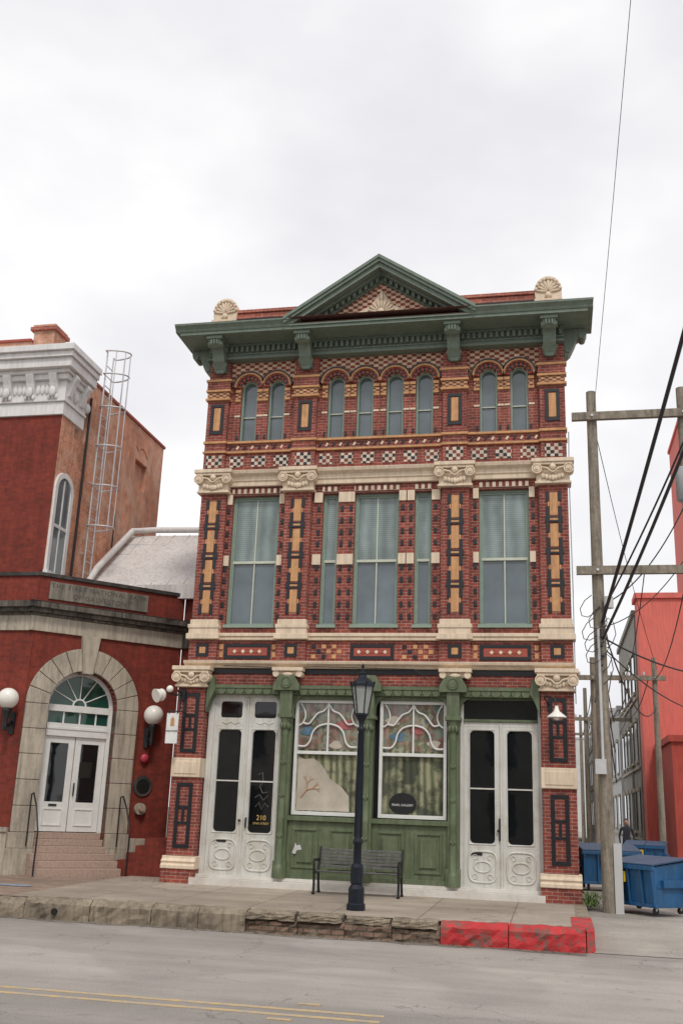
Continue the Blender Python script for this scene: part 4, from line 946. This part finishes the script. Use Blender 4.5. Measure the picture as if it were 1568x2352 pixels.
def building(name,x0,x1,y0,y1,h,m,wins=None,south=None):
    e=empty(name); b1=B('walls',e); b1.box(x0,x1,y0,y1,-.4,h,m); b1.box(x0-.12,x1+.12,y0-.12,y1+.12,h,h+.25,m)
    if wins:
        n,fl_=wins
        for f_ in range(fl_):
            for j in range(n):
                yy=y0+(j+.5)*(y1-y0)/n; zz=1.2+f_*3.2
                b1.box(x0-.06,x0-.03,yy-.5,yy+.5,zz,zz+1.8,'glasslo'); b1.box(x0-.12,x0-.02,yy-.6,yy+.6,zz-.12,zz,'stone'); b1.box(x0-.12,x0-.02,yy-.6,yy+.6,zz+1.8,zz+1.98,'stone')
            b1.box(x0-.1,x0-.02,y0,y1,.8+f_*3.2,.9+f_*3.2,'stone')
    if south:
        n,fl_,yw,sg=south
        for f_ in range(fl_):
            for j in range(n):
                xx=x0+(j+.5)*(x1-x0)/n; zz=.6+f_*3.6
                b1.box(xx-.7,xx+.7,*sorted((yw,yw+sg*.05)),zz,zz+2.2,'glassdark'); b1.box(xx-.8,xx+.8,*sorted((yw,yw+sg*.1)),zz-.12,zz,'stone')
    b1.done()
building('salmon_painted_building',12.35,30,26,27.5,11.7,'salmon')
building('grey_brick_building',12.3,30,27.7,40,11.2,'greyb',(5,3))
building('dark_red_painted_building',12.9,30,20,25.8,4.7,'darkred')
building('tall_red_building',18.3,30,45,60,31,'salmon')
building('pale_distant_building',11.5,30,62,80,10,'pale',(5,3))
building('pale_distant_building',12.2,30,41,60,8,'pale',(5,2))
building('distant_office_building',2,9.4,60,80,8.5,'pale'); building('distant_office_building',8.,14,120,140,12,'pale')
building('low_brick_building',0,9.0,20,34,5.2,'greyb')
for nm,xa,xb,hh,mm in (('brick_shop_building',-40,-14,8.5,'bankbrick'),('cream_shop_building',-13.5,0,6.5,'mutedcream'),('grey_shop_building',.5,14,9.,'greyb'),('brick_shop_building',14.5,32,7,'brickside')):
    building(nm,xa,xb,-48,-34,hh,mm,None,(max(3,int((xb-xa)/3)),2,-34,1))
wd=B('weeds'); random.seed(11)
for j in range(420):
    cx,cy=(9.1+random.gauss(0,.12),random.uniform(.5,3)) if j%2 else (9.05+random.gauss(0,.08),.3+random.gauss(0,.25))
    a_=random.uniform(0,6.3); l_=random.uniform(.04,.16); hgt=random.uniform(.02,.2)
    v0=Vector((cx,cy,-.08+hgt*.6)); v1=v0+Vector((math.cos(a_)*l_,math.sin(a_)*l_,hgt*.6)); n_=Vector((-math.sin(a_),math.cos(a_),0))*.015
    wd.add([v0-n_,v0+n_,v1],[(0,1,2)],'leaf')
wd.done()
pe=empty('pedestrian')
me=bpy.data.meshes.new('body'); J=[(0,0,.95),(0,0,1.2),(0,0,1.42),(0,0,1.52),(.1,0,.9),(.12,-.02,.5),(.12,.02,.08),(.13,-.12,.03),(-.1,0,.9),(-.12,.05,.5),(-.12,.12,.08),(-.12,0,.03),(.2,0,1.4),(.27,.02,1.12),(.25,-.1,.88),(-.2,0,1.4),(-.27,.02,1.12),(-.25,-.1,.88)]
Ed=[(0,1),(1,2),(2,3),(0,4),(4,5),(5,6),(6,7),(0,8),(8,9),(9,10),(10,11),(2,12),(12,13),(13,14),(2,15),(15,16),(16,17)]
RR=[.15,.14,.15,.06,.1,.075,.05,.045,.1,.075,.05,.045,.07,.05,.04,.07,.05,.04]
me.from_pydata(J,Ed,[]); bo=bpy.data.objects.new('body',me); sc.collection.objects.link(bo); bo.parent=pe; sk=bo.modifiers.new('s','SKIN')
for v_,r_ in zip(me.skin_vertices[0].data if me.skin_vertices else [],RR): v_.radius=(r_,r_*.8)
bo.modifiers.new('ss','SUBSURF').levels=1; me.materials.append(M['cloth'])
hd=B('head',pe); hd.ball((0,-.01,1.64),.1,'skin',.85,1,1.2); hd.ball((0,.02,1.68),.105,'cloth',.88,1,1.05); hd.ball((0,-.11,1.63),.02,'skin'); hd.done()
pe.location=(11.0,19.3,-.06)
# ================================================================ WORLD, SUN, CAMERA
sun_el,sun_az=math.radians(52),math.radians(160)
wo=bpy.data.worlds.new('World'); sc.world=wo; wo.use_nodes=True; nt=wo.node_tree; bg=nt.nodes['Background']
sky=N(nt,'ShaderNodeTexSky'); sky.sky_type='NISHITA'; sky.sun_disc=False; sky.sun_elevation=sun_el; sky.sun_rotation=sun_az
tc=N(nt,'ShaderNodeTexCoord'); nz=noise(nt,tc.outputs['Generated'],1.9,5,.5,(1,1,2.))
cl=ramp(nt,nz,[(.36,(7.3,7.2,7.6)),(.5,(8.6,8.55,8.7)),(.62,(9.9,9.85,9.8))])
mixw=mixc(nt,.95,sky.outputs[0],cl); nt.links.new(mixw,bg.inputs[0]); bg.inputs[1].default_value=.112
sl=bpy.data.lights.new('sun','SUN'); sl.energy=1.5; sl.angle=math.radians(10); sl.color=(1,.94,.86); so=bpy.data.objects.new('sun',sl); sc.collection.objects.link(so)
dv=Vector((math.sin(sun_az)*math.cos(sun_el),math.cos(sun_az)*math.cos(sun_el),math.sin(sun_el))); so.rotation_euler=dv.to_track_quat('Z','Y').to_euler()
cam=bpy.data.cameras.new('camera'); cam.sensor_fit='VERTICAL'; cam.sensor_height=36; cam.lens=35.2; cam.clip_end=2000
co=bpy.data.objects.new('camera',cam); sc.collection.objects.link(co); sc.camera=co
yaw,pit,rol=[math.radians(v) for v in (-12.188,16.548,2.133)]
f=Vector((math.sin(yaw)*math.cos(pit),math.cos(yaw)*math.cos(pit),math.sin(pit))); r=Vector((math.cos(yaw),-math.sin(yaw),0)); u=r.cross(f)
r2=r*math.cos(rol)+u*math.sin(rol); u2=-r*math.sin(rol)+u*math.cos(rol)
mt=Matrix((r2,u2,-f)).transposed().to_4x4(); mt.translation=Vector((8.389,-22.192,1.66)); co.matrix_world=mt
sc.view_settings.view_transform='Standard'; sc.view_settings.look='None'; sc.view_settings.exposure=0
